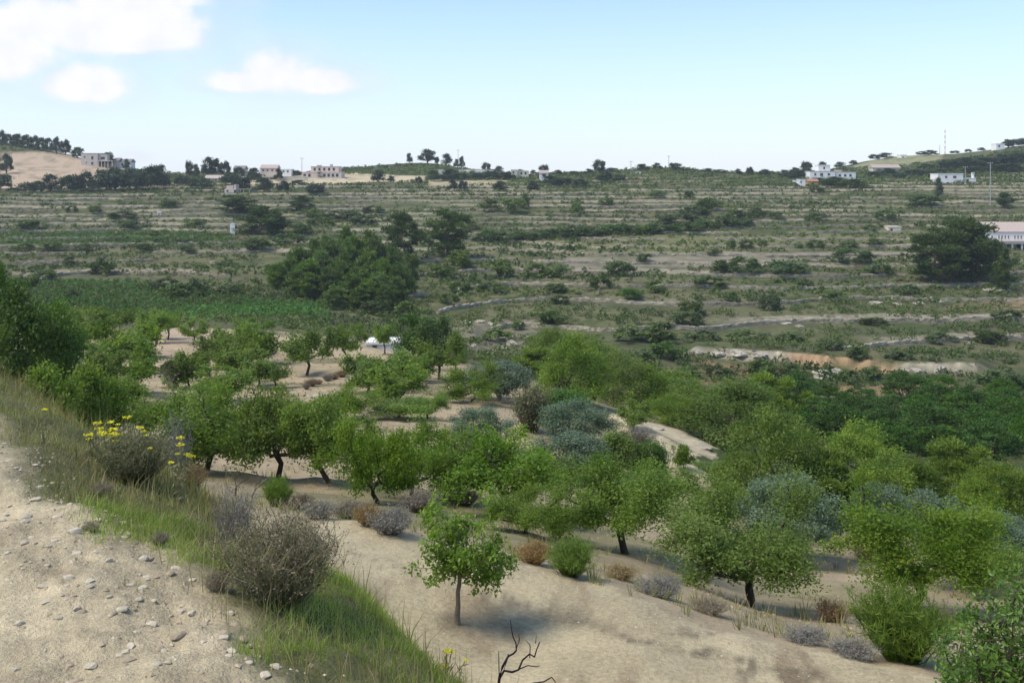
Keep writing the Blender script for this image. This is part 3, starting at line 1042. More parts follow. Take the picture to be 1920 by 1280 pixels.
ALF = [
    (574, 620, 78, 704, None, "lone almond tree with clear forked trunk on the bare terrace"),
    (657, 612, 60, 682, None, "round almond tree standing left of the low white roof"),
    (722, 612, 34, 664, None, "slim almond tree in front of the low white roof"),
    (823, 630, 74, 712, None, "bright almond tree on bare soil in front of the dark carob"),
    (853, 655, 36, 702, None, "slender sapling right of the bright almond by the carob"),
    (294, 588, 56, 644, None, "left tree of the almond pair on the pink field"),
    (314, 582, 44, 637, None, "right tree of the almond pair on the pink field"),
    (362, 604, 46, 646, None, "thin yellowish almond tree with sparse crown right of the pair"),
    (250, 612, 90, 668, None, "almond tree just left of the pink field strip"),
    (222, 638, 92, 694, None, "almond tree beside the small pale boulder"),
    (240, 668, 96, 735, None, "almond tree on the near end of the pink field strip"),
    (190, 664, 70, 728, None, "almond tree above the low bushes by the tall weeds"),
    (150, 590, 76, 652, None, "yellowish almond tree right of the big dark tree"),
    (212, 580, 60, 622, None, "farthest almond tree on the left orchard slope"),
    (118, 600, 66, 668, None, "almond tree touching the big dark tree"),
    (440, 612, 66, 668, None, "almond tree at the top of the thick orchard clump"),
    (492, 622, 68, 682, None, "almond tree on the right edge of the thick orchard clump"),
    (404, 628, 70, 690, None, "almond tree on the left edge of the thick orchard clump"),
    (446, 648, 80, 708, None, "almond tree in the middle of the thick orchard clump"),
    (358, 662, 62, 728, None, "almond tree with thin trunk right of the shaggy palm"),
    (487, 678, 52, 727, None, "left of two thin almond trees at the bare terrace's lower corner"),
    (514, 680, 52, 730, None, "right of two thin almond trees at the bare terrace's lower corner"),
    (425, 690, 80, 752, None, "almond tree below the thick orchard clump"),
    (690, 672, 76, 738, None, "almond tree at the left of the clump below the white roof"),
    (735, 662, 72, 726, None, "almond tree at the crest of the clump below the white roof"),
    (778, 668, 56, 718, None, "small almond tree at the right of the clump below the white roof"),
    (742, 688, 96, 758, None, "front almond tree of the clump below the white roof"),
    (1187, 757, 48, 803, None, "small slanting almond tree at the bend of the dirt track"),
    (1283, 838, 30, 880, None, "tiny pale sapling at the edge of the dirt track"),
    (480, 602, 60, None, 134, "almond tree on the far rim of the bare terrace"),
]
for u, vt, w, vb, d, lab in ALF:
    w *= 1.16
    tall = u in (574, 657, 722, 823, 853, 294, 314, 362, 487, 514)
    vt -= 3
    plant("almond_tall" if tall else "almond_far", "almond_tree", lab, "almond tree", u, vt, w, d, vb, G_AF)

G_OL = "grey-green olive trees below the orchard"
OLI = [
    (935, 680, 112, 752, None, "dark blue-green olive tree at the end of the orchard terrace"),
    (897, 768, 106, 838, None, "round silvery olive tree between the bare strip and the dry shrub"),
    (1075, 756, 122, 832, None, "silvery olive tree below the bright green mound"),
    (1068, 815, 128, 900, None, "silvery olive tree directly below another olive, behind the almond tops"),
    (1478, 900, 165, None, 34, "silvery olive tree behind the black-trunked almond"),
    (1650, 916, 110, None, 37, "silvery olive tree left behind the light-barked almond"),
    (1742, 926, 105, None, 39, "silvery olive tree right behind the light-barked almond"),
    (1850, 962, 130, None, 33, "grey olive tree above the big leafy tree at the right edge"),
    (1925, 975, 90, None, 35, "grey olive tree cut by the right edge of the view"),
]
for u, vt, w, vb, d, lab in OLI:
    plant("olive", "olive_tree", lab, "olive tree", u, vt, w, d, vb, G_OL)

G_PI = "light green pines along the ravine"
PIN = [
    (1040, 618, 100, 108, "tall pine at the left end of the ravine group"),
    (1075, 632, 120, 103, "broad pine with flat spreading limbs in the middle of the ravine group"),
    (1012, 655, 60, 100, "slim pine in front of the left end of the ravine group"),
    (1110, 640, 90, 112, "dark-sided pine behind the broad one of the ravine group"),
    (1162, 664, 110, 110, "greyish pine with visible dark trunk above the track"),
    (1215, 690, 90, 106, "yellow-green pine right of the greyish one"),
    (1262, 700, 90, 112, "small rounded pine between the greyish and the domed pines"),
    (1300, 715, 100, 100, "pine leaning over the pale rock slab"),
    (1262, 742, 90, 92, "low pine directly above the dirt track"),
    (1385, 718, 170, 96, "wide domed pine with dark hollow underside right of the track"),
    (1440, 706, 90, 104, "pine behind the domed one, near the citrus grove"),
    (1340, 730, 80, 108, "yellow-green pine on the left shoulder of the domed one"),
    (1455, 778, 165, 72, "tall conical pine behind the black-trunked almond's olive"),
    (1400, 850, 90, 62, "low pine at the foot of the tall conical one"),
    (1560, 850, 110, 66, "pine between the tall conical one and the grey-hearted one"),
    (1610, 800, 130, 76, "grey-hearted pine with thin top in front of the citrus grove"),
    (1665, 852, 120, 68, "soft rounded pine right of the grey-hearted one"),
    (1720, 868, 110, 72, "pale pine in front of the dark citrus rows"),
    (1795, 832, 110, 66, "dark slender pine near the right edge"),
    (1865, 872, 110, 64, "pine right of the dark slender one"),
    (1930, 880, 100, 62, "pine cut by the right edge of the view"),
    (1520, 905, 120, 56, "dusky pine thicket behind the silvery olives"),
    (1600, 900, 110, 54, "dusky pine above the gap between the two large almonds"),
    (1830, 900, 90, 52, "low bright pine above the grey olive at the right"),
]
for u, vt, w, d, lab in PIN:
    # step nearer down the slope until the tree is as tall as it is wide
    while d > (84 if u < 1430 else 46) and (HZ - F * at_depth(u, d)[2] / d) - vt < w * (1.0 if u < 1430 else 1.3):
        d *= 0.97
    plant("pine", "pine_tree", lab, "pine", u, vt, w * 1.12, d, None, G_PI)

# the pine wood in the valley beyond the orchard
G_VP = "pines of the small wood in the valley"
VP = [(620, 452, 50, 262), (655, 470, 44, 255), (690, 478, 46, 248), (720, 492, 46, 243), (750, 500, 42, 240), (600, 478, 46, 252), (575, 492, 40, 248),
      (640, 495, 48, 240), (680, 505, 46, 235), (712, 518, 40, 230), (742, 525, 36, 226), (612, 508, 44, 236), (655, 520, 40, 228), (690, 530, 38, 224),
      (585, 518, 38, 236), (720, 540, 34, 222), (630, 540, 36, 222), (672, 545, 34, 220), (560, 470, 40, 262), (590, 455, 40, 272), (540, 488, 34, 255),
      (660, 450, 44, 268), (705, 455, 40, 264), (735, 470, 38, 258), (765, 482, 36, 250), (520, 500, 34, 252), (695, 440, 36, 280), (650, 432, 34, 285), (625, 545, 30, 216), (560, 512, 36, 240)]
for i, (u, vt, w, d) in enumerate(VP):
    d *= 0.93
    vt -= 4
    plant("valley_pine", "pine_tree", "green pine in the small valley wood beyond the almond orchard", "pine", u, vt, w, d, None, G_VP)

G_DP = "dark pines on the terraced hillside"
DPI = [
    (755, 402, 66, 290, "bushy pine at the left of two above the valley wood"),
    (842, 396, 72, 298, "spreading pine with bare branches above the valley wood, right of its neighbour"),
    (482, 388, 80, 345, "dark rounded pine beside the small white wall"),
    (520, 400, 40, 350, "smaller dark pine right of the one by the white wall"),
    (448, 368, 66, 395, "flat dark tree below the ruined house"),
    (558, 368, 48, 400, "dark round tree at the end of a pale terrace"),
    (1790, 414, 130, 262, "huge dark pine left of the long white building"),
    (1748, 438, 84, 258, "low spreading pine on the left flank of the huge one"),
    (1835, 430, 80, 266, "dark pine on the right flank of the huge one"),
    (1868, 452, 54, 256, "conical dark pine in front of the long white building"),
    (1880, 488, 30, 246, "small round pine at the foot of the conical one"),
    (1887, 362, 34, 395, "single dark pine high above the long white building"),
    (1596, 336, 46, 470, "dark pine below the white villa with the cube tower"),
    (1560, 332, 40, 480, "dark pine right of the orange shed"),
    (1618, 346, 30, 465, "small dark pine right below the white villa"),
]
for u, vt, w, d, lab in DPI:
    plant("dark_pine", "pine_tree", lab, "pine", u, vt, w, d, None, G_DP)

plant("carob", "carob_tree", "dense dark carob tree at the end of the orchard", "carob tree", 775, 592, 74, 106)
plant("carob", "carob_tree", "dark carob tree crowding the bright almond tree", "carob tree", 815, 598, 60, 104)
plant("big_leafy", "leafy_tree", "big dark leafy tree at the left edge of the view", "tree", 40, 548, 150, 33, var=0)
plant("big_leafy", "leafy_tree", "dark tree rising at the left edge behind the big one", "tree", -12, 500, 60, 40, var=1)
plant("big_leafy", "leafy_tree", "dark lower tree filling the gap beside the big left tree", "tree", 95, 575, 90, 38, var=1)
plant("green_bush", "climber_mound", "bright green leafy mound between olives and pines", "bush", 1062, 735, 88, None, 778)
plant("leafy_bush", "leafy_bush", "green bush right of the stacked olives", "bush", 1156, 815, 74, None, 892)
plant("green_bush", "round_bush", "glossy round bush at the left side of the dirt track", "bush", 1219, 828, 60, None, 900)
plant("leafy_bush", "leafy_bush", "small green bush left beside the track bend", "bush", 1140, 826, 40, None, 868)
plant("carob", "dark_shrub", "dark shrub in the ditch right of the dirt track", "bush", 1368, 838, 56, 78)
plant("leafy_bush", "leafy_bush", "grey-green bush right of the dirt track's lower end", "bush", 1335, 868, 80, 62)
plant("leafy_bush", "leafy_bush", "low green bush above the tall weeds beside the big left tree", "bush", 150, 690, 90, 36)
plant("leafy_bush", "leafy_bush", "low bush with pale leaves at the end of the tall weeds", "bush", 205, 712, 70, 38)
plant("leafy_bush", "leafy_bush", "low bush under the big left tree", "bush", 95, 690, 90, 30)
plant("leafy_bush", "leafy_bush", "small green shrub at the foot of the low leafy regrowth", "bush", 1050, 950, 60, None, 1010)

# citrus grove on the valley floor
G_CI = "citrus trees of the dense valley grove"
for r, d in enumerate(np.linspace(88, 138, 9)):
    vr = float(HZ - F * at_depth(1650, d)[2] / d)
    u0 = np.interp(d, [88, 110, 138], [1660, 1500, 1440])
    step = 4.6 * F / d
    u = u0 + (r % 2) * step * 0.5
    while u < 1975:
        if not (d > 112 and 1560 < u < 1840 and random.random() < 0.55 and d > 120):
            uu_ = u + random.uniform(-10, 10)
            dd = d + random.uniform(-1.5, 1.5)
            vg = float(HZ - F * at_depth(uu_, dd)[2] / dd)
            plant("citrus", "citrus_tree", "dark green rounded citrus tree in the dense grove on the valley floor", "citrus tree",
                  uu_, vg - random.uniform(2.7, 4.0) * F / dd, random.uniform(3.9, 4.9) * F / dd, dd, None, G_CI)
        u += step

# trees and bushes along the skyline: (bearing, top row, width, distance)
G_RI = "dark trees on the skyline"
RIDGE = [(2, 246, 14, 612, "skyline pine at the very left edge"), (14, 250, 20, 612, None), (32, 250, 22, 612, None), (48, 252, 24, 610, None), (64, 254, 18, 608, None), (78, 257, 18, 605, None),
         (92, 258, 16, 604, None), (106, 258, 14, 600, "small lone skyline pine left of the bluish one"), (122, 264, 18, 600, "bluish skyline tree at the step of the left hill"), (146, 277, 22, 594, "low dark tree left above the unfinished house"),
         (200, 287, 24, 575, "dark tree behind the unfinished house"), (237, 299, 12, 568, "small dark tree right of the white house by the unfinished one"),
         (354, 303, 12, 540, "left tree of the skyline group right of the gap"), (366, 307, 14, 536, None), (390, 296, 22, 545, "tallest dome of the skyline group right of the gap"), (405, 297, 20, 545, None), (422, 302, 18, 545, None), (448, 312, 20, 540, None),
         (476, 314, 26, 520, None), (522, 315, 14, 530, None), (555, 318, 16, 560, None), (648, 311, 20, 640, None), (767, 288, 11, 668, "small round tree left of the big skyline tree"),
         (801, 281, 30, 668, "big round tree on top of the middle hill"), (819, 293, 8, 668, None), (836, 289, 18, 666, "pointed tree right of the big skyline tree"), (856, 297, 10, 655, None), (866, 294, 10, 655, "pale feathery tree on the slope of the middle hill"),
         (912, 304, 16, 615, None), (937, 310, 16, 580, None), (976, 316, 12, 570, None), (1000, 317, 12, 568, None), (1020, 310, 16, 560, "domed tree above a small pale house on the skyline"), (1046, 317, 14, 560, None),
         (1075, 319, 20, 555, None), (1104, 315, 16, 552, None), (1124, 301, 22, 556, "airy pale tree standing above the middle skyline"), (1148, 313, 22, 552, None), (1204, 306, 24, 552, None), (1232, 304, 18, 556, None), (1265, 304, 20, 556, None),
         (1330, 314, 16, 556, None), (1352, 316, 18, 560, None), (1384, 315, 14, 560, None), (1406, 312, 12, 560, None), (1436, 316, 20, 560, None), (1470, 317, 20, 560, None), (1492, 313, 24, 560, None), (1512, 302, 18, 600, None), (1542, 302, 16, 620, None),
         (1575, 302, 18, 660, None), (1600, 299, 16, 690, None), (1640, 288, 20, 715, None), (1662, 285, 26, 715, None), (1728, 282, 18, 715, None), (1744, 280, 22, 700, None), (1790, 281, 16, 695, None), (1815, 278, 12, 690, None),
         (1840, 279, 12, 690, None), (1890, 262, 22, 660, "dark wood edge on the right hilltop"), (1905, 260, 24, 660, None), (1920, 258, 26, 660, None)]
for u, vt, w, d, lab in RIDGE:
    dd = d - 6
    if lab is None:
        vt += 2
    if vt > HZ - F * at_depth(u, dd)[2] / dd - 3:
        vt = float(HZ - F * at_depth(u, dd)[2] / dd) - 6
    plant("ridge", "skyline_tree", lab or "small dark tree along the skyline of the far hills", "tree", u, vt, w, dd, None, G_RI, parts=lab is not None)

# pine row below the bare slope and trees round the hill houses: (bearing, top, width, distance)
G_HR = "dark trees below the skyline houses"
HR = [(8, 328, 34, 470, None), (28, 352, 26, 462, None), (55, 342, 30, 462, None), (72, 340, 20, 462, None), (95, 328, 28, 466, "pointed dark tree below the bare pink slope"), (128, 330, 30, 466, None), (145, 328, 26, 468, None), (163, 323, 26, 470, None),
      (192, 320, 40, 472, None), (215, 316, 46, 474, "broadest dark tree below the unfinished house"), (248, 318, 44, 476, None), (280, 313, 40, 480, None), (300, 311, 30, 482, None), (12, 290, 20, 520, "single dark bush on the bare pink slope"),
      (340, 330, 26, 500, None), (362, 336, 22, 490, None), (384, 334, 24, 486, None), (432, 324, 40, 492, None), (455, 332, 30, 470, None), (494, 334, 32, 465, "pointed dark tree before the long pale wall"), (532, 340, 22, 470, None), (560, 338, 26, 500, None), (592, 346, 34, 455, None),
      (602, 322, 18, 545, None), (710, 320, 24, 520, "single dark tree on the pale tan field"), (733, 330, 12, 520, "tiny dark bush on the pale tan field"), (785, 332, 12, 512, None), (810, 320, 26, 525, None), (845, 318, 32, 530, None), (870, 326, 22, 540, None), (895, 325, 20, 545, None), (920, 322, 30, 540, None), (950, 323, 30, 535, None),
      (848, 338, 18, 470, None), (868, 340, 16, 470, None), (940, 340, 22, 465, None), (1000, 340, 20, 462, None), (1030, 330, 40, 500, None), (1055, 334, 34, 490, None), (1088, 336, 26, 480, None), (1135, 322, 30, 510, None), (1160, 328, 24, 500, None),
      (1500, 318, 40, 545, None), (1475, 324, 34, 540, None), (1640, 322, 34, 545, None), (1665, 316, 30, 560, None), (1690, 326, 30, 530, None), (1715, 318, 34, 540, None), (1740, 320, 30, 530, None), (1738, 308, 30, 590, None),
      (1780, 300, 34, 570, None), (1810, 296, 36, 570, None), (1845, 296, 40, 560, None), (1880, 290, 40, 560, None), (1910, 288, 40, 560, None), (1830, 312, 36, 530, None), (1865, 310, 36, 525, None), (1900, 306, 40, 520, None), (1770, 318, 30, 545, None), (1758, 334, 14, 428, "dark bush at the left corner of the flat white house"), (1535, 334, 26, 500, None)]
for u, vt, w, d, lab in HR:
    vg = float(HZ - F * at_depth(u, d)[2] / d)
    vt = min(vt, vg - 8)
    plant("ridge", "hill_tree", lab or "dark tree among the houses near the hilltop", "tree", u, vt, w, d, None, G_HR, parts=lab is not None)

# single bushes one can tell apart on the terraces: (bearing, foot row, width, height)
G_HB = "bushes on the hillside terraces"
HB = [(935, 518, 46, 32, 0), (1005, 520, 40, 26, 0), (862, 500, 50, 30, 0), (830, 520, 46, 22, 0), (1046, 520, 40, 24, 0), (1160, 518, 44, 28, 1), (1209, 492, 26, 16, 1), (1130, 542, 32, 28, 1), (1182, 560, 36, 20, 2), (862, 552, 36, 22, 1), (920, 548, 44, 18, 0),
      (1045, 548, 40, 16, 0), (1230, 548, 40, 22, 0), (1050, 570, 30, 16, 0), (842, 570, 30, 20, 0), (972, 618, 22, 16, 0), (930, 640, 50, 26, 0), (1035, 610, 46, 26, 1), (1240, 640, 60, 34, 1), (1290, 610, 46, 26, 0), (1180, 640, 60, 30, 0), (760, 600, 40, 34, 0), (745, 575, 34, 26, 0),
      (700, 590, 40, 26, 0), (1395, 512, 46, 30, 1), (1350, 510, 40, 22, 0), (1475, 515, 60, 24, 1), (1600, 490, 60, 22, 1), (1650, 516, 34, 28, 1), (1440, 580, 44, 26, 1), (1370, 562, 26, 16, 0), (1300, 590, 50, 24, 0), (1560, 560, 50, 16, 0), (1330, 540, 50, 22, 0), (1700, 550, 40, 16, 0),
      (960, 398, 40, 26, 2), (920, 396, 36, 22, 2), (985, 390, 18, 26, 0), (1080, 402, 26, 22, 0), (1135, 385, 20, 14, 0), (1280, 420, 60, 22, 1), (1328, 395, 36, 24, 1), (1300, 402, 40, 14, 1), (1290, 372, 18, 14, 0), (1230, 370, 34, 14, 0), (1380, 412, 40, 18, 0), (1420, 408, 40, 18, 0), (1455, 412, 24, 14, 0),
      (1530, 415, 34, 16, 0), (1660, 412, 34, 18, 0), (1730, 385, 50, 20, 1), (1785, 420, 24, 16, 0), (1530, 362, 24, 16, 0), (1630, 435, 20, 14, 0), (1372, 466, 18, 16, 2), (1400, 466, 22, 16, 2), (1430, 462, 18, 10, 0), (1340, 480, 20, 12, 0), (1530, 465, 26, 14, 0), (1590, 464, 26, 12, 0), (1640, 462, 30, 14, 0),
      (230, 410, 40, 16, 1), (240, 430, 34, 16, 1), (315, 390, 34, 14, 0), (290, 440, 20, 8, 0), (370, 425, 34, 14, 0), (135, 400, 18, 14, 0), (180, 400, 26, 14, 0), (55, 430, 34, 18, 1), (130, 500, 22, 20, 1), (190, 515, 40, 30, 1), (85, 525, 34, 18, 1), (330, 560, 50, 28, 1), (365, 556, 40, 32, 1), (310, 540, 40, 18, 0), (425, 556, 36, 22, 0),
      (135, 560, 24, 20, 1), (60, 545, 22, 28, 1), (45, 470, 34, 14, 0), (95, 470, 34, 16, 0), (160, 470, 34, 14, 0), (270, 470, 34, 14, 0), (350, 474, 30, 12, 0), (480, 470, 40, 22, 1), (540, 460, 46, 22, 1), (560, 438, 40, 20, 1), (600, 424, 40, 16, 0), (640, 412, 46, 18, 0), (585, 410, 50, 18, 0), (680, 420, 40, 16, 0), (700, 400, 34, 14, 0), (530, 425, 30, 14, 0),
      (880, 432, 34, 20, 0), (1590, 714, 30, 20, 1), (1640, 712, 30, 24, 1), (1690, 718, 36, 18, 1), (1720, 720, 30, 18, 1), (1605, 670, 30, 20, 0), (1430, 700, 46, 26, 0), (1350, 708, 40, 22, 1), (1300, 706, 40, 20, 1), (1720, 760, 34, 24, 1), (1800, 772, 60, 44, 1), (1540, 740, 40, 26, 1), (1480, 700, 34, 22, 0), (1860, 720, 50, 26, 0), (1900, 730, 40, 30, 1),
      (1560, 655, 50, 18, 0), (1480, 640, 50, 18, 0), (1680, 672, 40, 14, 0), (1760, 640, 50, 16, 0), (1850, 640, 60, 20, 0), (1400, 640, 60, 22, 0), (1320, 640, 50, 20, 0), (1890, 600, 44, 18, 0), (1640, 610, 40, 14, 0), (1250, 672, 56, 30, 1), (1200, 690, 50, 30, 1)]
SPECIAL = {(1182, 560): "bright yellow-green bush alone among dull scrub on the middle slope", (935, 518): "rounded green bush near the left end of the long pale terrace",
           (1160, 518): "dark bush below the pale stone terrace in the middle of the slope", (1800, 772): "big dark bush at the upper right of the citrus grove",
           (1035, 610): "dark bush behind the tallest ravine pine", (1240, 640): "dark bush behind the yellow-green pines of the ravine", (1605, 670): "small bush above the orange earth cut",
           (1640, 712): "dark round bush right below the orange earth cut", (60, 545): "dark upright bush above the big left tree"}
for u, vb, w, h, k in HB:
    lab = SPECIAL.get((u, vb))
    kind = ("hill_bush", "dark_bush", "hill_bush")[k] if (u, vb) != (1182, 560) else "green_bush"
    zone = "left of the valley wood" if u < 620 else ("in the middle of the slope" if u < 1280 else "on the right half of the slope")
    tone = "dark" if k == 1 else "dull green"
    plant(kind, "hillside_bush", lab or ("%s bush on the far terraces %s" % (tone, zone)), "bush", u, vb - h, w * 1.1, None, vb, G_HB if lab else "%s bushes %s" % (tone, zone), parts=lab is not None)
# hedge of dark shrubs on one terrace edge
for i, u in enumerate(np.arange(900, 1400, 19)):
    vb = np.interp(u, [900, 1100, 1300, 1400], [453, 444, 434, 424]) + random.uniform(-2, 2)
    plant("dark_bush", "hedge_bush", "dark bush in the long hedge above the pale dry terrace", "bush", u, vb - random.uniform(13, 21), random.uniform(26, 38), None, vb, "bushes of the long hedge", parts=False)


# ------------------------------------------------------------------ scrub, grass and weeds (nobody could count these)
def tuft_templates(n, quads, seed, spread=0.5, high=0.8, ls=0.34, up=0.4):
    out = []
    for i in range(n):
        rng = np.random.default_rng(seed + i)
        d = rng.normal(size=(quads, 3))
        d /= np.linalg.norm(d, axis=1)[:, None]
        p = d * rng.uniform(0.55, 1.0, quads)[:, None] * C(spread, spread, high * 0.5) + C(0, 0, high * 0.42)
        p[:, 2] = np.maximum(p[:, 2], 0.02)
        v, f = leaves(p, ls * 1.3, ls, rng, up, d)
        out.append((v, np.repeat(np.clip(0.5 + rng.normal(size=quads) * 0.25, 0, 1), 4)))
    return out


def scatter_stuff(name, mat, X, Y, size, tmpl, tint_base, zoff=0.0, flatten=None):
    Z = ground_z(X, Y)
    n = len(X)
    rng = np.random.default_rng(len(X))
    an = rng.uniform(0, 6.28, n)
    vs_, tn = [], []
    for k, (tv, tt_) in enumerate(tmpl):
        m = np.nonzero(np.arange(n) % len(tmpl) == k)[0]
        ca, sa = np.cos(an[m])[:, None], np.sin(an[m])[:, None]
        s = size[m][:, None]
        x = (tv[None, :, 0] * ca - tv[None, :, 1] * sa) * s + X[m][:, None]
        y = (tv[None, :, 0] * sa + tv[None, :, 1] * ca) * s + Y[m][:, None]
        hs = s if flatten is None else s * flatten[m][:, None]
        z = tv[None, :, 2] * hs + Z[m][:, None] + zoff
        vs_.append(np.stack([x, y, z], -1).reshape(-1, 3))
        tn.append(np.clip(tt_[None, :] * 0.7 + tint_base[m][:, None] - 0.35, 0, 1).reshape(-1))
    v = np.concatenate(vs_)
    f = np.arange(len(v)).reshape(-1, 4)
    o = link(name, mesh_from(name, v, f.astype(np.int32), [mat], tint=np.concatenate(tn)))
    o["kind"] = "stuff"
    return o


def scatter_points(n, dmin, dmax, tmin, tmax, rng, power=1.0):
    """random ground points, even over the ground within a wedge"""
    d = np.sqrt(rng.uniform(0, 1, n) ** power * (dmax ** 2 - dmin ** 2) + dmin ** 2)
    t = rng.uniform(tmin, tmax, n)
    return t * d, d


def bare(X, Y):
    u, v = proj(X, Y, far_z(X, Y))
    m = np.zeros(X.shape, bool)
    for k, (poly, c, a) in enumerate(PATCHES):
        if k in (0, 2, 3, 5, 9):
            m |= in_poly(u, v, poly) & (Y > 140)
    return m


rng = np.random.default_rng(99)
# evergreen scrub over the far terraces
X, Y = scatter_points(60000, 150, 640, -0.62, 0.62, rng)
den = 0.85 + 1.7 * fbm(X / 30, Y / 22, 201, 4)
ph = terrace_phase(X, Y, far_z(X, Y))
fr = ph - np.floor(ph)
den = den + 0.45 * (1 - sstep(0.25, 0.5, fr)) - 0.75 * sstep(0.45, 0.6, fr) * (1 - sstep(0.86, 0.92, fr)) * hill_mask(X, Y)
u_, v_ = proj(X, Y, far_z(X, Y))
den = den + 0.35 * ((u_ < 820) & (u_ > 400) & (v_ > 420) & (v_ < 570)) + 0.3 * (Y < 205) - 0.35 * ((Y > 330) & (Y < 460))
m = (rng.uniform(0, 1, len(X)) < den) & ~bare(X, Y)
X, Y = X[m][:26500], Y[m][:26500]
sz = np.minimum(np.exp(rng.normal(0.0, 0.45, len(X))), 1.75) * np.where(Y > 480, 1.3, 1.15)
tb = np.clip(0.5 + 1.2 * fbm(X / 25, Y / 20, 205, 3), 0, 1)
GSC = leaf_material("scrub_leaf", (.048, .084, .020), (.122, .162, .046), 0.3, 0.0)
nr = Y < 235
scatter_stuff("scrub_undergrowth", GSC, X[~nr], Y[~nr], sz[~nr], tuft_templates(6, 9, 300, 0.72, 0.72, 0.42), tb[~nr])
scatter_stuff("near_scrub_undergrowth", GSC, X[nr], Y[nr], sz[nr], tuft_templates(8, 34, 310, 0.72, 0.75, 0.2), tb[nr])
# heather-brown and grey low scrub
X, Y = scatter_points(36000, 150, 600, -0.62, 0.62, rng)
den = 0.55 + 1.6 * fbm(X / 24, Y / 18, 211, 4)
ph = terrace_phase(X, Y, far_z(X, Y))
fr = ph - np.floor(ph)
den = den - 0.5 * sstep(0.5, 0.62, fr) * (1 - sstep(0.86, 0.92, fr)) * hill_mask(X, Y)
m = (rng.uniform(0, 1, len(X)) < den) & ~bare(X, Y)
X, Y = X[m][:13500], Y[m][:13500]
sz = np.minimum(np.exp(rng.normal(-0.25, 0.35, len(X))), 1.3)
DSC = leaf_material("dry_scrub_leaf", (.095, .090, .048), (.190, .172, .098), 0.2, 0.0)
tb = np.clip(0.5 + fbm(X / 20, Y / 20, 215, 3), 0, 1)
nr = Y < 225
scatter_stuff("dry_undergrowth", DSC, X[~nr], Y[~nr], sz[~nr], tuft_templates(5, 9, 330, 0.65, 0.6, 0.36), tb[~nr])
scatter_stuff("near_dry_undergrowth", DSC, X[nr], Y[nr], sz[nr], tuft_templates(6, 26, 340, 0.65, 0.65, 0.19), tb[nr])
# vines and vegetable rows on the two green strips
X, Y = scatter_points(40000, 170, 400, -0.62, -0.15, rng)
u_, v_ = proj(X, Y, far_z(X, Y))
m = np.zeros(len(X), bool)
for k in (6, 8, 9):
    m |= in_poly(u_, v_, PATCHES[k][0])
X, Y = X[m][:4200], Y[m][:4200]
VSC = leaf_material("vine_leaf", (.048, .112, .020), (.105, .205, .042), 0.32, 0.0)
scatter_stuff("vineyard_undergrowth", VSC, X, Y, rng.uniform(0.6, 1.2, len(X)), tuft_templates(4, 17, 350, 0.6, 0.8, 0.27), rng.uniform(0.2, 0.8, len(X)))


def blade_templates(n, k, seed):
    """grass tufts: narrow blades leaning out of one foot"""
    out = []
    for i in range(n):
        rng = np.random.default_rng(seed + i)
        a = rng.uniform(0, 6.28, k)
        ln = rng.uniform(.15, .9, k)
        h = rng.uniform(.5, 1.1, k)
        d = np.stack([np.cos(a) * ln, np.sin(a) * ln, np.ones(k)], -1) * h[:, None] * .8
        f0 = np.stack([np.cos(a), np.sin(a), a * 0], -1) * rng.uniform(0, .35, k)[:, None]
        sd = np.stack([-np.sin(a), np.cos(a), a * 0], -1) * .022
        v = np.stack([f0 - sd, f0 + sd, f0 + d * C(1.0, 1.0, .9) + sd * .3, f0 + d * C(1.0, 1.0, .9) - sd * .3], 1)
        out.append((v.reshape(-1, 3), np.repeat(np.clip(.5 + rng.normal(size=k) * .25, 0, 1), 4)))
    return out


# blades and stalks
def blades(name, mat, X, Y, height, width, lean=0.35, tint=None, seed=0, zoff=-0.01, segs=2, dirx=None):
    rng = np.random.default_rng(seed + 5)
    n = len(X)
    Z = ground_z(X, Y) + zoff
    a = rng.uniform(0, 6.28, n)
    ln = np.abs(rng.normal(0, lean, n))
    dx, dy = np.cos(a) * ln, np.sin(a) * ln
    if dirx is not None:
        dx = dx + dirx
    side = np.stack([-np.sin(a + rng.normal(size=n)), np.cos(a), np.zeros(n)], -1)
    side[:, 0] = np.cos(rng.uniform(-0.8, 0.8, n))
    side[:, 1] = np.sin(rng.uniform(-0.8, 0.8, n))
    rows = []
    for k in range(segs + 1):
        q = k / segs
        c = np.stack([X + dx * height * q ** 1.6, Y + dy * height * q ** 1.6, Z + height * q * (1 - 0.28 * ln * q)], -1)
        w = (width * (1 - 0.86 * q))[:, None] * 0.5
        rows.append(c - side * w)
        rows.append(c + side * w)
    v = np.stack(rows, 1)
    m = 2 * (segs + 1)
    b = np.arange(n)[:, None] * m
    f = np.concatenate([np.concatenate([b + 2 * k, b + 2 * k + 1, b + 2 * k + 3, b + 2 * k + 2], 1) for k in range(segs)])
    t = np.repeat(np.clip((0.5 if tint is None else tint) + rng.normal(size=n) * 0.2, 0, 1), m)
    o = link(name, mesh_from(name, v.reshape(-1, 3), f.astype(np.int32), [mat], tint=t))
    o["kind"] = "stuff"
    return o


def rim_points(n, smin, smax, lmin, lmax, rng):
    """points along the rim of the upper field; l runs away from the camera"""
    s = rng.uniform(smin, smax, n)
    l = rng.uniform(lmin, lmax, n)
    return EDGE_P[0] + EDGE_N[0] * s - EDGE_N[1] * l, EDGE_P[1] + EDGE_N[1] * s + EDGE_N[0] * l


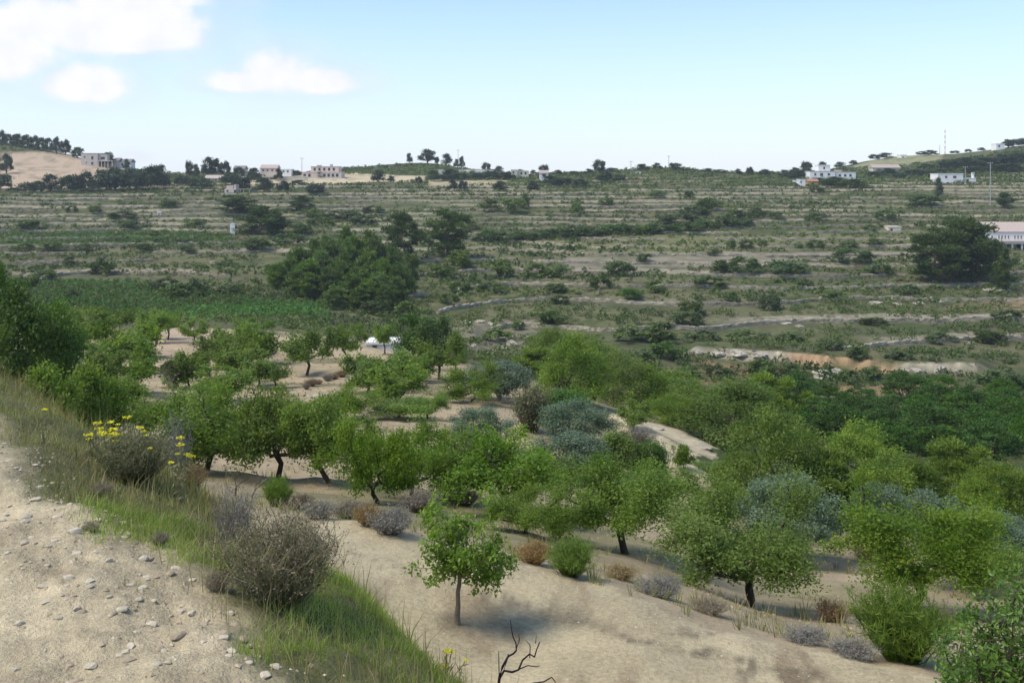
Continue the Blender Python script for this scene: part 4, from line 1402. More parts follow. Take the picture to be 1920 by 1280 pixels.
GRASS_G = leaf_material("green_grass", (.170, .245, .045), (.390, .460, .140), 0.5, 0.0)
GRASS_M = leaf_material("mixed_grass", (.155, .170, .060), (.360, .350, .165), 0.45, 0.0)
GRASS_D = leaf_material("dry_grass", (.170, .130, .065), (.400, .330, .170), 0.35, 0.0)
rng = np.random.default_rng(5)
X, Y = rim_points(72000, -0.05, 2.3, -1.6, 2.2, rng)
g = 0.62 + 1.6 * fbm(X / 0.35, Y / 0.35, 401, 3) - 0.9 * sstep(0.25, -0.05, rim(X, Y)) - 0.5 * sstep(1.2, 2.2, rim(X, Y))
m = (rng.uniform(0, 1, len(X)) < g)
X, Y = X[m][:42000], Y[m][:42000]
hh = rng.uniform(0.03, 0.085, len(X)) * (1 + 0.8 * fbm(X / 0.5, Y / 0.5, 405, 2))
blades("grass_green", GRASS_G, X, Y, hh, np.full(len(X), 0.0038), 0.75, np.clip(0.5 + 1.4 * fbm(X / 0.3, Y / 0.3, 407, 2), 0, 1), 1)
X, Y = rim_points(52000, -0.08, 2.4, -1.6, 9.0, rng)
g = 0.45 + 1.5 * fbm(X / 0.4, Y / 0.4, 411, 3) - 0.9 * sstep(0.3, -0.05, rim(X, Y))
m = (rng.uniform(0, 1, len(X)) < g)
X, Y = X[m][:22000], Y[m][:22000]
blades("grass_mixed", GRASS_M, X, Y, rng.uniform(0.025, 0.085, len(X)), np.full(len(X), 0.0042), 0.7, np.clip(0.5 + 1.4 * fbm(X / 0.4, Y / 0.4, 417, 2), 0, 1), 2)
# tall straw and weeds at the far left end of the rim
X, Y = rim_points(15000, 0.1, 2.6, 2.4, 9.0, rng)
m = rng.uniform(0, 1, len(X)) < 0.32 + 1.9 * fbm(X / 0.6, Y / 0.6, 421, 3)
X, Y = X[m], Y[m]
hh = rng.uniform(0.05, 0.20, len(X)) * (0.45 + 0.55 * sstep(0.3, 1.0, rim(X, Y))) * np.clip(1.0 + 1.0 * fbm(X / 0.5, Y / 0.5, 423, 2), 0.5, 1.6)
blades("weeds_dry", GRASS_D, X[::2], Y[::2], hh[::2], np.full(len(X[::2]), 0.0065), 0.45, np.clip(0.45 + fbm(X[::2], Y[::2], 425, 2), 0, 1), 3)
blades("weeds_green", GRASS_M, X[1::2], Y[1::2], hh[1::2] * 0.9, np.full(len(X[1::2]), 0.0075), 0.5, np.clip(0.3 + fbm(X[1::2], Y[1::2], 426, 2), 0, 1), 4)
# straw stalks here and there in the green grass
X, Y = rim_points(900, 0.1, 1.4, -1.6, 2.4, rng)
blades("grass_stalks", GRASS_D, X, Y, rng.uniform(0.08, 0.22, len(X)), np.full(len(X), 0.0035), 0.35, np.full(len(X), 0.7), 6)
# dead grey-brown weeds on the lower bank
X, Y = rim_points(9000, 1.2, 4.6, -3.5, 2.4, rng)
m = rng.uniform(0, 1, len(X)) < 0.42 + 1.6 * fbm(X / 0.7, Y / 0.7, 431, 3)
X, Y = X[m], Y[m]
blades("weeds_grey", LEAF["grey"], X, Y, rng.uniform(0.07, 0.27, len(X)), np.full(len(X), 0.006), 0.55, np.clip(0.5 + fbm(X, Y, 433, 2), 0, 1), 7)
X, Y = rim_points(3800, 1.2, 4.4, -4.0, 2.0, rng)
m = rng.uniform(0, 1, len(X)) < 0.42 + 1.6 * fbm(X / 0.7, Y / 0.7, 441, 3)
blades("weeds_olive", GRASS_M, X[m], Y[m], rng.uniform(0.07, 0.26, m.sum()), np.full(m.sum(), 0.009), 0.4, np.full(m.sum(), 0.25), 8)

# dry grass over the orchard terraces, thicker on the steps and along the dirt strip
X, Y = scatter_points(60000, 13, 125, -0.62, 0.62, rng, 1.0)
zz = far_z(X, Y)
u_, v_ = proj(X, Y, zz)
pp = in_poly(u_, v_, PATH_POLY) & (Y < 22)
g = 0.06 + 0.9 * ground_step(X, Y, zz) + 1.3 * fbm(X / 7, Y / 7, 451, 4) + 0.35 * sstep(1200, 1350, u_)
for poly, c, a in ORCH_PATCH[1:]:
    g = g - 9.0 * in_poly(u_, v_, poly)
m = (rng.uniform(0, 1, len(X)) < g) & ~pp & (rim(X, Y) > 3.5) & (v_ > 590)
X, Y = X[m][:4800], Y[m][:4800]
tw = blade_templates(6, 12, 370)
scatter_stuff("dry_grass", GRASS_D, X, Y, rng.uniform(0.2, 0.45, len(X)), tw, np.clip(0.45 + fbm(X / 5, Y / 5, 455, 3), 0, 1))
X, Y = scatter_points(9000, 15, 60, -0.62, 0.62, rng, 1.0)
zz = far_z(X, Y)
u_, v_ = proj(X, Y, zz)
strip = (np.abs(v_ - np.interp(u_, [500, 700, 1000, 1300, 1600, 1900], [950, 970, 1040, 1150, 1215, 1290])) < 26) & (Y < 24)
m = (rng.uniform(0, 1, len(X)) < np.where(strip, 0.9, 0.15 + 0.8 * fbm(X / 5, Y / 5, 461, 3))) & (rim(X, Y) > 4) & ~(in_poly(u_, v_, PATH_POLY) & (Y < 22) & ~strip)
X, Y = X[m][:2600], Y[m][:2600]
scatter_stuff("weeds_fringe", GRASS_M, X, Y, rng.uniform(0.16, 0.34, len(X)), tw, np.clip(0.4 + fbm(X / 3, Y / 3, 465, 3), 0, 1))


# ------------------------------------------------------------------ shrubs built stem by stem
def gen_twiggy(seed, n_stem=150, radius=0.5, height=1.0, fan=0.55, twigs=3, heads=True, leaf=0.05, sides=3, rbase=0.012, ratio=0.5, per=None):
    """broom-like shrub: stems fan from a narrow foot, forked at the top, with small seed heads"""
    rng = np.random.default_rng(seed)
    wood, tips = [], []
    for i in range(n_stem):
        a = rng.uniform(0, 6.28)
        r = radius * math.sqrt(rng.uniform(0, 1))
        foot = C(math.cos(a) * r * 0.35, math.sin(a) * r * 0.35, -0.03)
        h = height * rng.uniform(0.55, 1.0) * (1 - 0.35 * (r / radius) ** 2)
        tip = C(math.cos(a) * r * (1 + fan * 0.3) + rng.normal() * 0.05, math.sin(a) * r * (1 + fan * 0.3) + rng.normal() * 0.05, h)
        s = bend(foot, tip, rng, 5, 0.05, 0.0)
        wood.append(tube(s, np.linspace(rbase, rbase * 0.35, 5), sides))
        tips.append(tip)
        for j in range(twigs):
            k = int(rng.integers(2, 5))
            b = s[k]
            e = b + rng.normal(size=3) * C(0.10, 0.10, 0.05) + C(0, 0, rng.uniform(0.05, 0.2))
            wood.append(tube(np.stack([b, (b + e) / 2 + rng.normal(size=3) * 0.01, e]), [rbase * .5, rbase * .4, rbase * .3], sides))
            tips.append(e)
    wv, wf = merge(wood)
    tips = np.array(tips)
    m = per or (3 if heads else 2)
    p = np.repeat(tips, m, 0) + rng.normal(size=(len(tips) * m, 3)) * 0.022 - C(0, 0, 0.03) * rng.uniform(0, 1, (len(tips) * m, 1))
    lv, lf = leaves(p, leaf, leaf * ratio, rng, 1.2)
    wt = np.clip(0.5 + rng.normal(size=len(wv)) * 0.1 + 0.3 * vnoise(wv[:, 0] * 6, wv[:, 1] * 6, seed), 0, 1)
    return (wv, wf, wt), (lv, lf, np.repeat(crown_tint(p, rng, 0.2, 0.5), 4))


def shrub(name, label, cat, u, vb, w_px, h_px, gen, stem_mat, head_mat, D=None, group=None, nm=("stems", "foliage"), meshes=None):
    x, y, z = at_depth(u, D) if D else ground_at(u, vb)
    w, h = w_px * y / F, h_px * y / F
    if meshes is None:
        st, hd = gen
        meshes = (mesh_from(nm[0], st[0], st[1].astype(np.int32), [stem_mat], tint=st[2]), mesh_from(nm[1], hd[0], hd[1].astype(np.int32), [head_mat], tint=hd[2]))
    o = thing(name, label, cat, (x, y, z), random.uniform(0, 6.28), (w, w, h), group)
    link(nm[0], meshes[0], o)
    link(nm[1], meshes[1], o)
    return meshes


STEM_OL = leaf_material("olive_stems", (.10, .10, .048), (.25, .235, .12), 0.1, 0.0)
HEAD_PU = leaf_material("dull_seed_heads", (.13, .09, .07), (.27, .205, .155), 0.1, 0.0)
HEAD_GN = leaf_material("grey_green_sprigs", (.095, .110, .050), (.215, .230, .110), 0.2, 0.0)
shrub("dry_shrub", "broad dry broom-like shrub with purplish seed heads on the grassy bank", "shrub", 528, 1128, 208, 168, gen_twiggy(1, 330, 0.46, 1.0, 0.5, 5, True, 0.026, 3, 0.0058, 0.55, 2), STEM_OL, HEAD_PU)
shrub("dry_shrub", "greenish twiggy shrub below the yellow flowers at the field's rim", "shrub", 252, 905, 126, 92, gen_twiggy(2, 360, 0.47, 1.0, 0.5, 5, True, 0.036, 3, 0.0065, 0.4, 2), STEM_OL, HEAD_GN)
shrub("dry_shrub", "pale grey leafless shrub right of the yellow flowers", "shrub", 335, 875, 70, 120, gen_twiggy(3, 60, 0.4, 1.0, 0.4, 3, False, 0.02, 3, 0.010), LEAF["grey"], LEAF["grey"], D=7.2)
shrub("dry_shrub", "faded grey shrub at the left shoulder of the broad dry shrub", "shrub", 440, 1080, 85, 120, gen_twiggy(4, 110, 0.42, 1.0, 0.5, 4, True, 0.03, 3, 0.008), LEAF["grey"], HEAD_PU, D=5.2)
gr = gen_twiggy(5, 150, 0.45, 0.95, 0.7, 5, True, 0.065, 3, 0.009, 0.22, 3)
G_GS = "low shrubs along the edge of the dirt strip"
for u, vb, w, h, mats, lab in [
    (733, 1000, 82, 48, ("grey", "grey"), "grey dome-shaped shrub on the edge of the dirt strip left of the sapling"),
    (598, 972, 66, 34, ("grey", "grey"), "low grey shrub at the far left end of the dirt strip"),
    (655, 972, 60, 34, ("grey", "brown"), "brownish-grey low shrub between the two grey domes"),
    (692, 985, 56, 40, ("rust", "rust"), "orange dry tuft touching the grey dome-shaped shrub"),
    (560, 955, 60, 26, ("brown", "brown"), "dark brown low mound behind the dirt strip's far left end"),
    (1000, 1056, 70, 42, ("rust", "rust"), "orange-brown dry tuft right of the sapling"),
    (360, 915, 56, 44, ("rust", "dry"), "orange dry tuft at the foot of the leaning dark trunk"),
    (1236, 1118, 84, 38, ("grey", "grey"), "grey shrub at the far edge of the dirt strip below the twisted almond"),
    (1165, 1085, 60, 26, ("dry", "dry"), "straw tuft at the strip's edge left of the grey shrub"),
    (1330, 1150, 70, 30, ("grey", "dry"), "greyish tuft at the strip's edge before the black-trunked almond"),
    (1510, 1205, 80, 28, ("grey", "grey"), "lavender-grey tuft at the strip's edge right of the black-trunked almond"),
    (1600, 1232, 84, 32, ("grey", "grey"), "lavender-grey tuft beside the tall green broom"),
    (1560, 1165, 60, 40, ("brown", "rust"), "reddish-brown dead weed between the two large almonds"),
    (870, 945, 60, 26, ("brown", "brown"), "dark dead weeds under the leaning almond"),
    (785, 960, 70, 40, ("brown", "grey"), "dark grey-brown weeds behind the sapling's crown"),
    (1630, 1050, 60, 26, ("brown", "dry"), "brown weeds on the step between the two large almonds"),
    (1765, 1180, 70, 40, ("brown", "brown"), "dark brown weeds at the foot of the light-barked almond"),
]:
    nm = ("stems", "foliage")
    st, hd = gr
    key = mats
    if key not in VARI:
        VARI[key] = (mesh_from("stems", st[0], st[1].astype(np.int32), [LEAF[mats[0]]], tint=st[2]), mesh_from("foliage", hd[0], hd[1].astype(np.int32), [LEAF[mats[1]]], tint=hd[2]))
    shrub("low_shrub", lab, "shrub", u, vb, w, h, None, None, None, group=G_GS, meshes=VARI[key])
for i, (u, d, w, h, mats, lab) in enumerate([(690, 6.4, 90, 70, ("grey", "grey"), "grey weedy shrub on the lower bank just right of the broad dry shrub"), (745, 6.2, 90, 66, ("grey", "brown"), "brownish-grey weedy shrub on the lower bank left of the sapling's trunk"), (800, 5.9, 80, 80, ("grey", "grey"), "upright grey weed clump on the lower bank below the sapling"), (905, 5.2, 80, 90, ("dry", "grey"), "straw and grey weed clump beside the charred branch")]):
    if mats not in VARI:
        VARI[mats] = (mesh_from("stems", gr[0][0], gr[0][1].astype(np.int32), [LEAF[mats[0]]], tint=gr[0][2]), mesh_from("foliage", gr[1][0], gr[1][1].astype(np.int32), [LEAF[mats[1]]], tint=gr[1][2]))
    shrub("low_shrub", lab, "shrub", u, None, w, h, None, None, None, D=d, group=G_GS, meshes=VARI[mats])
bg = gen_twiggy(6, 230, 0.42, 1.0, 0.6, 5, True, 0.105, 3, 0.008, 0.10, 4)
BM = (mesh_from("stems", bg[0][0], bg[0][1].astype(np.int32), [LEAF["almond"]], tint=bg[0][2]), mesh_from("foliage", bg[1][0], bg[1][1].astype(np.int32), [LEAF["almond"]], tint=bg[1][2]))
shrub("green_broom", "tall feathery green broom at the lower end of the dirt strip", "shrub", 1690, 1238, 165, 130, None, None, None, meshes=BM)
shrub("green_broom", "green rush-like clump at the strip's edge right of the orange tuft", "shrub", 1070, 1078, 84, 66, None, None, None, meshes=BM)
shrub("green_broom", "yellow-green clump under the twin-trunked almond", "shrub", 520, 950, 54, 52, None, None, None, meshes=BM)
shrub("dry_shrub", "tall brown-green dry shrub between the silvery olives", "shrub", 995, 808, 70, 84, gen_twiggy(7, 170, 0.45, 1.0, 0.4, 5, True, 0.06, 3, 0.008, 0.4, 3), LEAF["brown"], HEAD_GN)
shrub("dry_shrub", "grey-brown shrub on the bank above the glossy round bush", "shrub", 1196, 838, 66, 36, None, None, None, meshes=VARI[("grey", "brown")])
shrub("dry_shrub", "bare grey shrub left of the glossy round bush", "shrub", 1180, 880, 50, 46, None, None, None, meshes=VARI[("grey", "grey")])
G_BT = "brown tufts lining the bare terrace's edge"
for i, (u, vb) in enumerate([(571 + 13.5 * k + random.uniform(-4, 4), 729 - 4.6 * k + random.uniform(-1, 1)) for k in range(11)]):
    shrub("brown_tuft", "rounded brown dry tuft in the row along the bare terrace's edge", "shrub", u, vb, random.uniform(14, 26), random.uniform(8, 15), None, None, None, group=G_BT, meshes=VARI[("brown", "rust") if i % 3 else ("grey", "brown")])

# the young tree on the dirt strip
def young_tree():
    rng = np.random.default_rng(77)
    x, y, z = ground_at(858, 1170, 11.0)
    px = y / F
    o = thing("young_tree", "young leafy tree standing alone on the pale dirt strip", "young tree", (x, y, z))
    P = lambda u, v, dy=0.0: C((u - 858) * px, dy, (1170 - v) * px)
    wood = [tube(bend(P(858, 1175), P(862, 1072), rng, 6, 0.02), [.050, .042, .034, .031, .030, .030], 8)]
    fork = P(862, 1072)
    ends = [(800, 1000, .1), (815, 1020, -.35), (830, 985, .3), (850, 955, -.1), (885, 962, .35), (810, 975, .2), (905, 1005, -.3), (940, 1015, .15), (812, 1050, -.2), (915, 1050, .3), (860, 1015, -.45), (890, 1030, .0), (925, 1105, .1), (845, 1040, .4), (950, 1050, -.1), (935, 1080, .2), (830, 1070, .1)]
    segs = []
    for u, v, dy in ends:
        s = bend(fork - C(0, 0, rng.uniform(0, .08)), P(u, v, dy), rng, 6, 0.06, 0.06)
        wood.append(tube(s, np.linspace(.016, .004, 6), 4))
        segs.append(s)
        for j in range(4):
            k = int(rng.integers(2, 6))
            e = s[k] + rng.normal(size=3) * C(.16, .16, .13) + C(0, 0, .05)
            q = bend(s[k], e, rng, 4, .05)
            wood.append(tube(q, np.linspace(.007, .002, 4), 3))
            segs.append(np.concatenate([q, q[-1:], q[-1:]]))
    wv, wf = merge(wood)
    link("trunk", mesh_from("trunk", wv, wf.astype(np.int32), [BARK_GREY], smooth=True), o)
    ps = []
    for s in segs:
        n = int(rng.uniform(25, 95))
        k = np.clip(rng.uniform(1.6, 5.2, n), 0, 4.999)
        i = k.astype(int)
        ps.append(s[i] + (s[i + 1] - s[i]) * (k - i)[:, None] + rng.normal(size=(n, 3)) * .062)
    p = np.concatenate(ps)
    n = len(p)
    # broad leaves folded along the midrib
    a = rng.normal(size=(n, 3)) + C(0, 0, -.2)
    a /= np.linalg.norm(a, axis=1)[:, None]
    b = np.cross(a, rng.normal(size=(n, 3)) * .7 + C(0, 0, 1.0))
    b /= np.linalg.norm(b, axis=1)[:, None]
    c = np.cross(b, a)
    L = .070 * rng.uniform(.6, 1.3, n)[:, None]
    Wd = L * .52
    v = np.stack([p, p + a * L * .45 + b * Wd * .5 + c * Wd * .18, p + a * L, p + a * L * .45 - b * Wd * .5 + c * Wd * .18], 1)
    f = np.arange(n * 4).reshape(n, 4)
    t3 = np.concatenate([f[:, [0, 1, 2]], f[:, [0, 2, 3]]])
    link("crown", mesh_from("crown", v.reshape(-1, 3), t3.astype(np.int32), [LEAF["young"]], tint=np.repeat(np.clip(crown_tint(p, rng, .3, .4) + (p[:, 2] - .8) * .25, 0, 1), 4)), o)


young_tree()


def edge_tree():
    """the big leafy tree that closes the lower right corner"""
    rng = np.random.default_rng(78)
    D = 12.2
    x, y, z = at_depth(1880, D)
    px = D / F
    zt = -D * (1012 - HZ) / F
    H = zt - z
    o = thing("fruit_tree", "big broad-leaved tree filling the lower right corner", "fruit tree", (x, y, z))
    wood, segs = [], []
    for i in range(16):
        a = i * 2.4
        r = rng.uniform(.15, .85)
        e = C(math.cos(a) * r, math.sin(a) * r * .9, H * rng.uniform(.25, .92))
        s = bend((0.05 * math.cos(a), 0.05 * math.sin(a), -.05), e, rng, 7, .07, .08)
        wood.append(tube(s, np.linspace(.04, .006, 7), 5))
        segs.append(s)
        for j in range(9):
            k = int(rng.integers(2, 7))
            q = bend(s[k], s[k] + rng.normal(size=3) * C(.22, .22, .2) + C(0, 0, .08), rng, 4, .06)
            wood.append(tube(q, np.linspace(.008, .002, 4), 3))
            segs.append(np.concatenate([q, q[-1:], q[-1:], q[-1:]]))
    wv, wf = merge(wood)
    link("trunk", mesh_from("trunk", wv, wf.astype(np.int32), [BARK_DARK], smooth=True), o)
    ps = []
    for s in segs:
        n = 44
        k = np.clip(rng.uniform(1.5, 6.2, n), 0, 5.999)
        i = k.astype(int)
        ps.append(s[i] + (s[i + 1] - s[i]) * (k - i)[:, None] + rng.normal(size=(n, 3)) * .075)
    p = np.concatenate(ps)
    n = len(p)
    a = rng.normal(size=(n, 3)) + C(0, 0, -.1)
    a /= np.linalg.norm(a, axis=1)[:, None]
    b = np.cross(a, rng.normal(size=(n, 3)) * .7 + C(0, 0, 1.0))
    b /= np.linalg.norm(b, axis=1)[:, None]
    c = np.cross(b, a)
    L = .078 * rng.uniform(.6, 1.3, n)[:, None]
    Wd = L * .5
    v = np.stack([p, p + a * L * .45 + b * Wd * .5 + c * Wd * .18, p + a * L, p + a * L * .45 - b * Wd * .5 + c * Wd * .18], 1)
    f = np.arange(n * 4).reshape(n, 4)
    t3 = np.concatenate([f[:, [0, 1, 2]], f[:, [0, 2, 3]]])
    link("crown", mesh_from("crown", v.reshape(-1, 3), t3.astype(np.int32), [leaf_material("broad_leaf", (.048, .115, .020), (.175, .285, .055), 0.42, 0.0, .4, .4)], tint=np.repeat(crown_tint(p, rng, .25, .6), 4)), o)


edge_tree()


# ------------------------------------------------------------------ flowers, dead wood, palm, stones
def flower_plant(label, u, vb, heads, D=None, dry=False):
    """a wild fennel-like plant: stems from one foot, each carrying a flat yellow flower head"""
    x, y, z = at_depth(u, D) if D else ground_at(u, vb)
    px = y / F
    rng = np.random.default_rng(int(u * 7 + 1))
    o = thing("yellow_wildflower", label, "wildflower", (x, y, z), group="yellow wildflowers along the field's rim")
    st, ls = [], []
    for (hu, hv, r) in heads:
        dy = rng.uniform(-.12, .12)
        tip = C((hu - u) * px, dy, -y * (hv - HZ) / F - z)
        s = bend((rng.normal() * .012, rng.normal() * .012, -.02), tip, rng, 6, .03, 0)
        st.append(tube(s, np.linspace(.0045, .0025, 6), 4))
        q = np.repeat(s[1:5], 5, 0) + rng.normal(size=(20, 3)) * .012
        ls.append(leaves(q, .05, .008, rng, 1.0))
        n = 34
        an, rr = rng.uniform(0, 6.28, n), np.sqrt(rng.uniform(0, 1, n)) * r * px
        p = tip + np.stack([np.cos(an) * rr, np.sin(an) * rr, rng.uniform(-.3, .5, n) * r * px * .5], -1)
        hv_, hf = leaves(p, r * px * .5, r * px * .4, rng, 0.0, np.tile(C(0, 0, 1.0), (n, 1)))
        link("flower_head", mesh_from("flower_head", hv_, hf.astype(np.int32), [PETAL], tint=np.repeat(rng.uniform(0, 1, n), 4)), o)
    v, f = merge(st + ls)
    link("stems", mesh_from("stems", v, f.astype(np.int32), [STEM_OL], tint=np.full(len(v), .7)), o)


PETAL = leaf_material("yellow_petal", (.58, .52, .02), (.85, .78, .06), .35, 0.0)
flower_plant("yellow wildflower with four heads at the left of the flowering clump", 186, 905, [(178, 796, 8), (181, 806, 9), (174, 810, 8), (176, 817, 6)], 6.4)
flower_plant("yellow wildflower with the densest heads, just above the greenish twiggy shrub", 214, 905, [(198, 797, 7), (207, 803, 11), (202, 812, 9), (213, 814, 10), (212, 822, 10), (221, 823, 6), (208, 808, 8)], 6.3)
flower_plant("single tall yellow wildflower standing above its clump", 232, 905, [(228, 788, 8), (226, 792, 5)], 6.6)
flower_plant("yellow wildflower right of the greenish twiggy shrub's top", 272, 905, [(266, 798, 7), (265, 811, 6), (279, 812, 5), (292, 832, 5)], 6.2)
flower_plant("yellow wildflower farthest right along the rim, beside the leaning trunk", 336, 915, [(330, 826, 8), (337, 835, 8), (333, 850, 5), (345, 858, 8), (355, 860, 7), (328, 860, 6)], 6.0)
flower_plant("lone yellow wildflower among the tall dry weeds at the left", 84, 880, [(80, 770, 6), (78, 810, 4)], 6.4)
flower_plant("yellow wildflower on the lower bank behind the bright green grass", 836, 1290, [(840, 1205, 9), (832, 1240, 10), (845, 1232, 7), (872, 1246, 6)], 4.6)
flower_plant("yellow wildflower at the bottom edge beside the charred branch", 985, 1400, [(985, 1276, 15), (996, 1284, 10)], 3.9)
flower_plant("small yellow wildflower at the lower right edge of the dirt strip", 1590, 1215, [(1593, 1182, 5), (1586, 1177, 3)], 15.5)


def dead_branch():
    D = 4.15
    px = D / F
    x, y, z = at_depth(932, D)
    o = thing("dead_branch", "charred bare branch sticking up at the bottom edge of the bank", "dead branch", (x, y, z))
    rng = np.random.default_rng(8)
    zz = lambda v: -D * (v - HZ) / F - z
    P = lambda pts, d0=0.0: np.array([C((u - 932) * px, d0 + 0.02 * math.sin(i * 1.7), zz(v)) for i, (u, v) in enumerate(pts)])
    lines = [([(932, 1420), (934, 1290), (937, 1262), (942, 1242), (953, 1228), (963, 1224), (968, 1212)], 4.2),
             ([(968, 1214), (967, 1205), (962, 1190), (959, 1172), (957, 1160)], 2.0), ([(968, 1212), (974, 1200), (973, 1185)], 1.6),
             ([(937, 1270), (945, 1260), (960, 1257), (972, 1250), (980, 1238), (993, 1228), (1002, 1227), (1006, 1214), (1012, 1206)], 3.2),
             ([(993, 1228), (994, 1210), (992, 1200), (986, 1192)], 1.4), ([(1004, 1205), (1006, 1194)], 1.2),
             ([(972, 1252), (990, 1249), (1008, 1246), (1011, 1240)], 1.6), ([(953, 1228), (950, 1245), (945, 1256)], 1.6),
             ([(936, 1275), (935, 1240), (935, 1220)], 1.4), ([(940, 1290), (960, 1300), (1000, 1282), (1020, 1276), (1035, 1274), (1042, 1285)], 2.4)]
    for i, (pts, r) in enumerate(lines):
        p = P(pts, rng.normal() * .01)
        v, f = tube(p, np.linspace(r, r * .45, len(p)) * px * .8, 5)
        link("twig" if i else "stem", mesh_from("twig", v, f.astype(np.int32), [CHAR], smooth=True), o)


CHAR = plain_material("charred_wood", (.028, .022, .022), .9, .3, 30, .004)
dead_branch()

# a dead pruned branch between the trunks
def fallen():
    x, y, z = ground_at(450, 930)
    o = thing("broken_branch", "pale broken branch propped up at the foot of the twin-trunked almond", "branch", (x, y, z))
    px = y / F
    rng = np.random.default_rng(3)
    for i, (pts, r, m) in enumerate([([(440, 935), (441, 915), (436, 900), (445, 893)], 3.5, BARK_DARK), ([(468, 935), (478, 918), (492, 905), (506, 896)], 3.0, BARK_GREY), ([(478, 918), (474, 910), (480, 904)], 1.6, BARK_GREY), ([(441, 915), (452, 905), (460, 902)], 1.8, BARK_DARK)]):
        p = np.array([C((u - 450) * px, .1 * k, (930 - v) * px) for k, (u, v) in enumerate(pts)])
        v, f = tube(p, np.linspace(r, r * .5, len(p)) * px * .6, 5)
        link("limb" if i < 2 else "twig", mesh_from("limb", v, f.astype(np.int32), [m], smooth=True), o)


fallen()


def palm():
    x, y, z = ground_at(322, 728)
    px = y / F
    rng = np.random.default_rng(12)
    o = thing("shaggy_palm", "shaggy half-dead palm with drooping fronds beside the pink field strip", "palm", (x, y, z))
    hgt = 56 * px
    v, f = tube(bend((0, 0, -.1), (.15, 0, hgt * .78), rng, 6, .03), np.linspace(.48, .34, 6), 9)
    link("trunk", mesh_from("trunk", v, f.astype(np.int32), [plain_material("palm_trunk", (.20, .175, .15), .95, .5, 6, .1)], smooth=True), o)
    fm = leaf_material("palm_frond", (.045, .075, .03), (.16, .18, .08), .25, 0)
    dm = LEAF["grey"]
    for i in range(26):
        a = i * 2.4
        dead = i >= 17
        L = hgt * rng.uniform(.45, .7)
        e = [C(0.15 + math.cos(a) * L * q * (.6 if dead else .9), math.sin(a) * L * q * (.6 if dead else .9), hgt * .78 + L * ((.6 * q - 1.0 * q * q) if not dead else -1.15 * q * q)) for q in np.linspace(0, 1, 8)]
        e = np.array(e)
        q = np.repeat(e[1:], 9, 0) + rng.normal(size=(63, 3)) * C(.06, .06, .04)
        lv, lf = leaves(q, .5, .07, rng, -.4)
        tv, tf = tube(e, np.linspace(.03, .01, 8), 4)
        vv, ff = merge([(tv, tf), (lv, lf)])
        link("frond", mesh_from("frond", vv, ff.astype(np.int32), [dm if dead else fm], tint=np.clip(.5 + rng.normal(size=len(vv)) * .2, 0, 1)), o)


palm()

# stones ------------------------------------------------------------
LIME = plain_material("pale_limestone", (.47, .41, .31), .95, .38, 14, .004)
LIME_D = plain_material("brown_stone", (.37, .30, .21), .95, .3, 18, .004)
ROCK = plain_material("weathered_rock", (.36, .325, .265), .95, .5, 1.6, .15)


def stone_mesh(seed, sub=2, flat=.6, rough=.32, name="stone", mat=LIME):
    bm = bmesh.new()
    bmesh.ops.create_icosphere(bm, subdivisions=sub, radius=.5)
    r = np.random.default_rng(seed)
    cuts = [(Vector(r.normal(size=3)).normalized(), r.uniform(.26, .42)) for _ in range(9)]
    for v in bm.verts:
        for n, d in cuts:
            k = v.co.dot(n) - d
            if k > 0:
                v.co -= n * k
        v.co *= 1 + r.normal() * rough * .2
        v.co.z *= flat
    me = bpy.data.meshes.new(name)
    bm.to_mesh(me)
    bm.free()
    me.materials.append(mat)
    return me


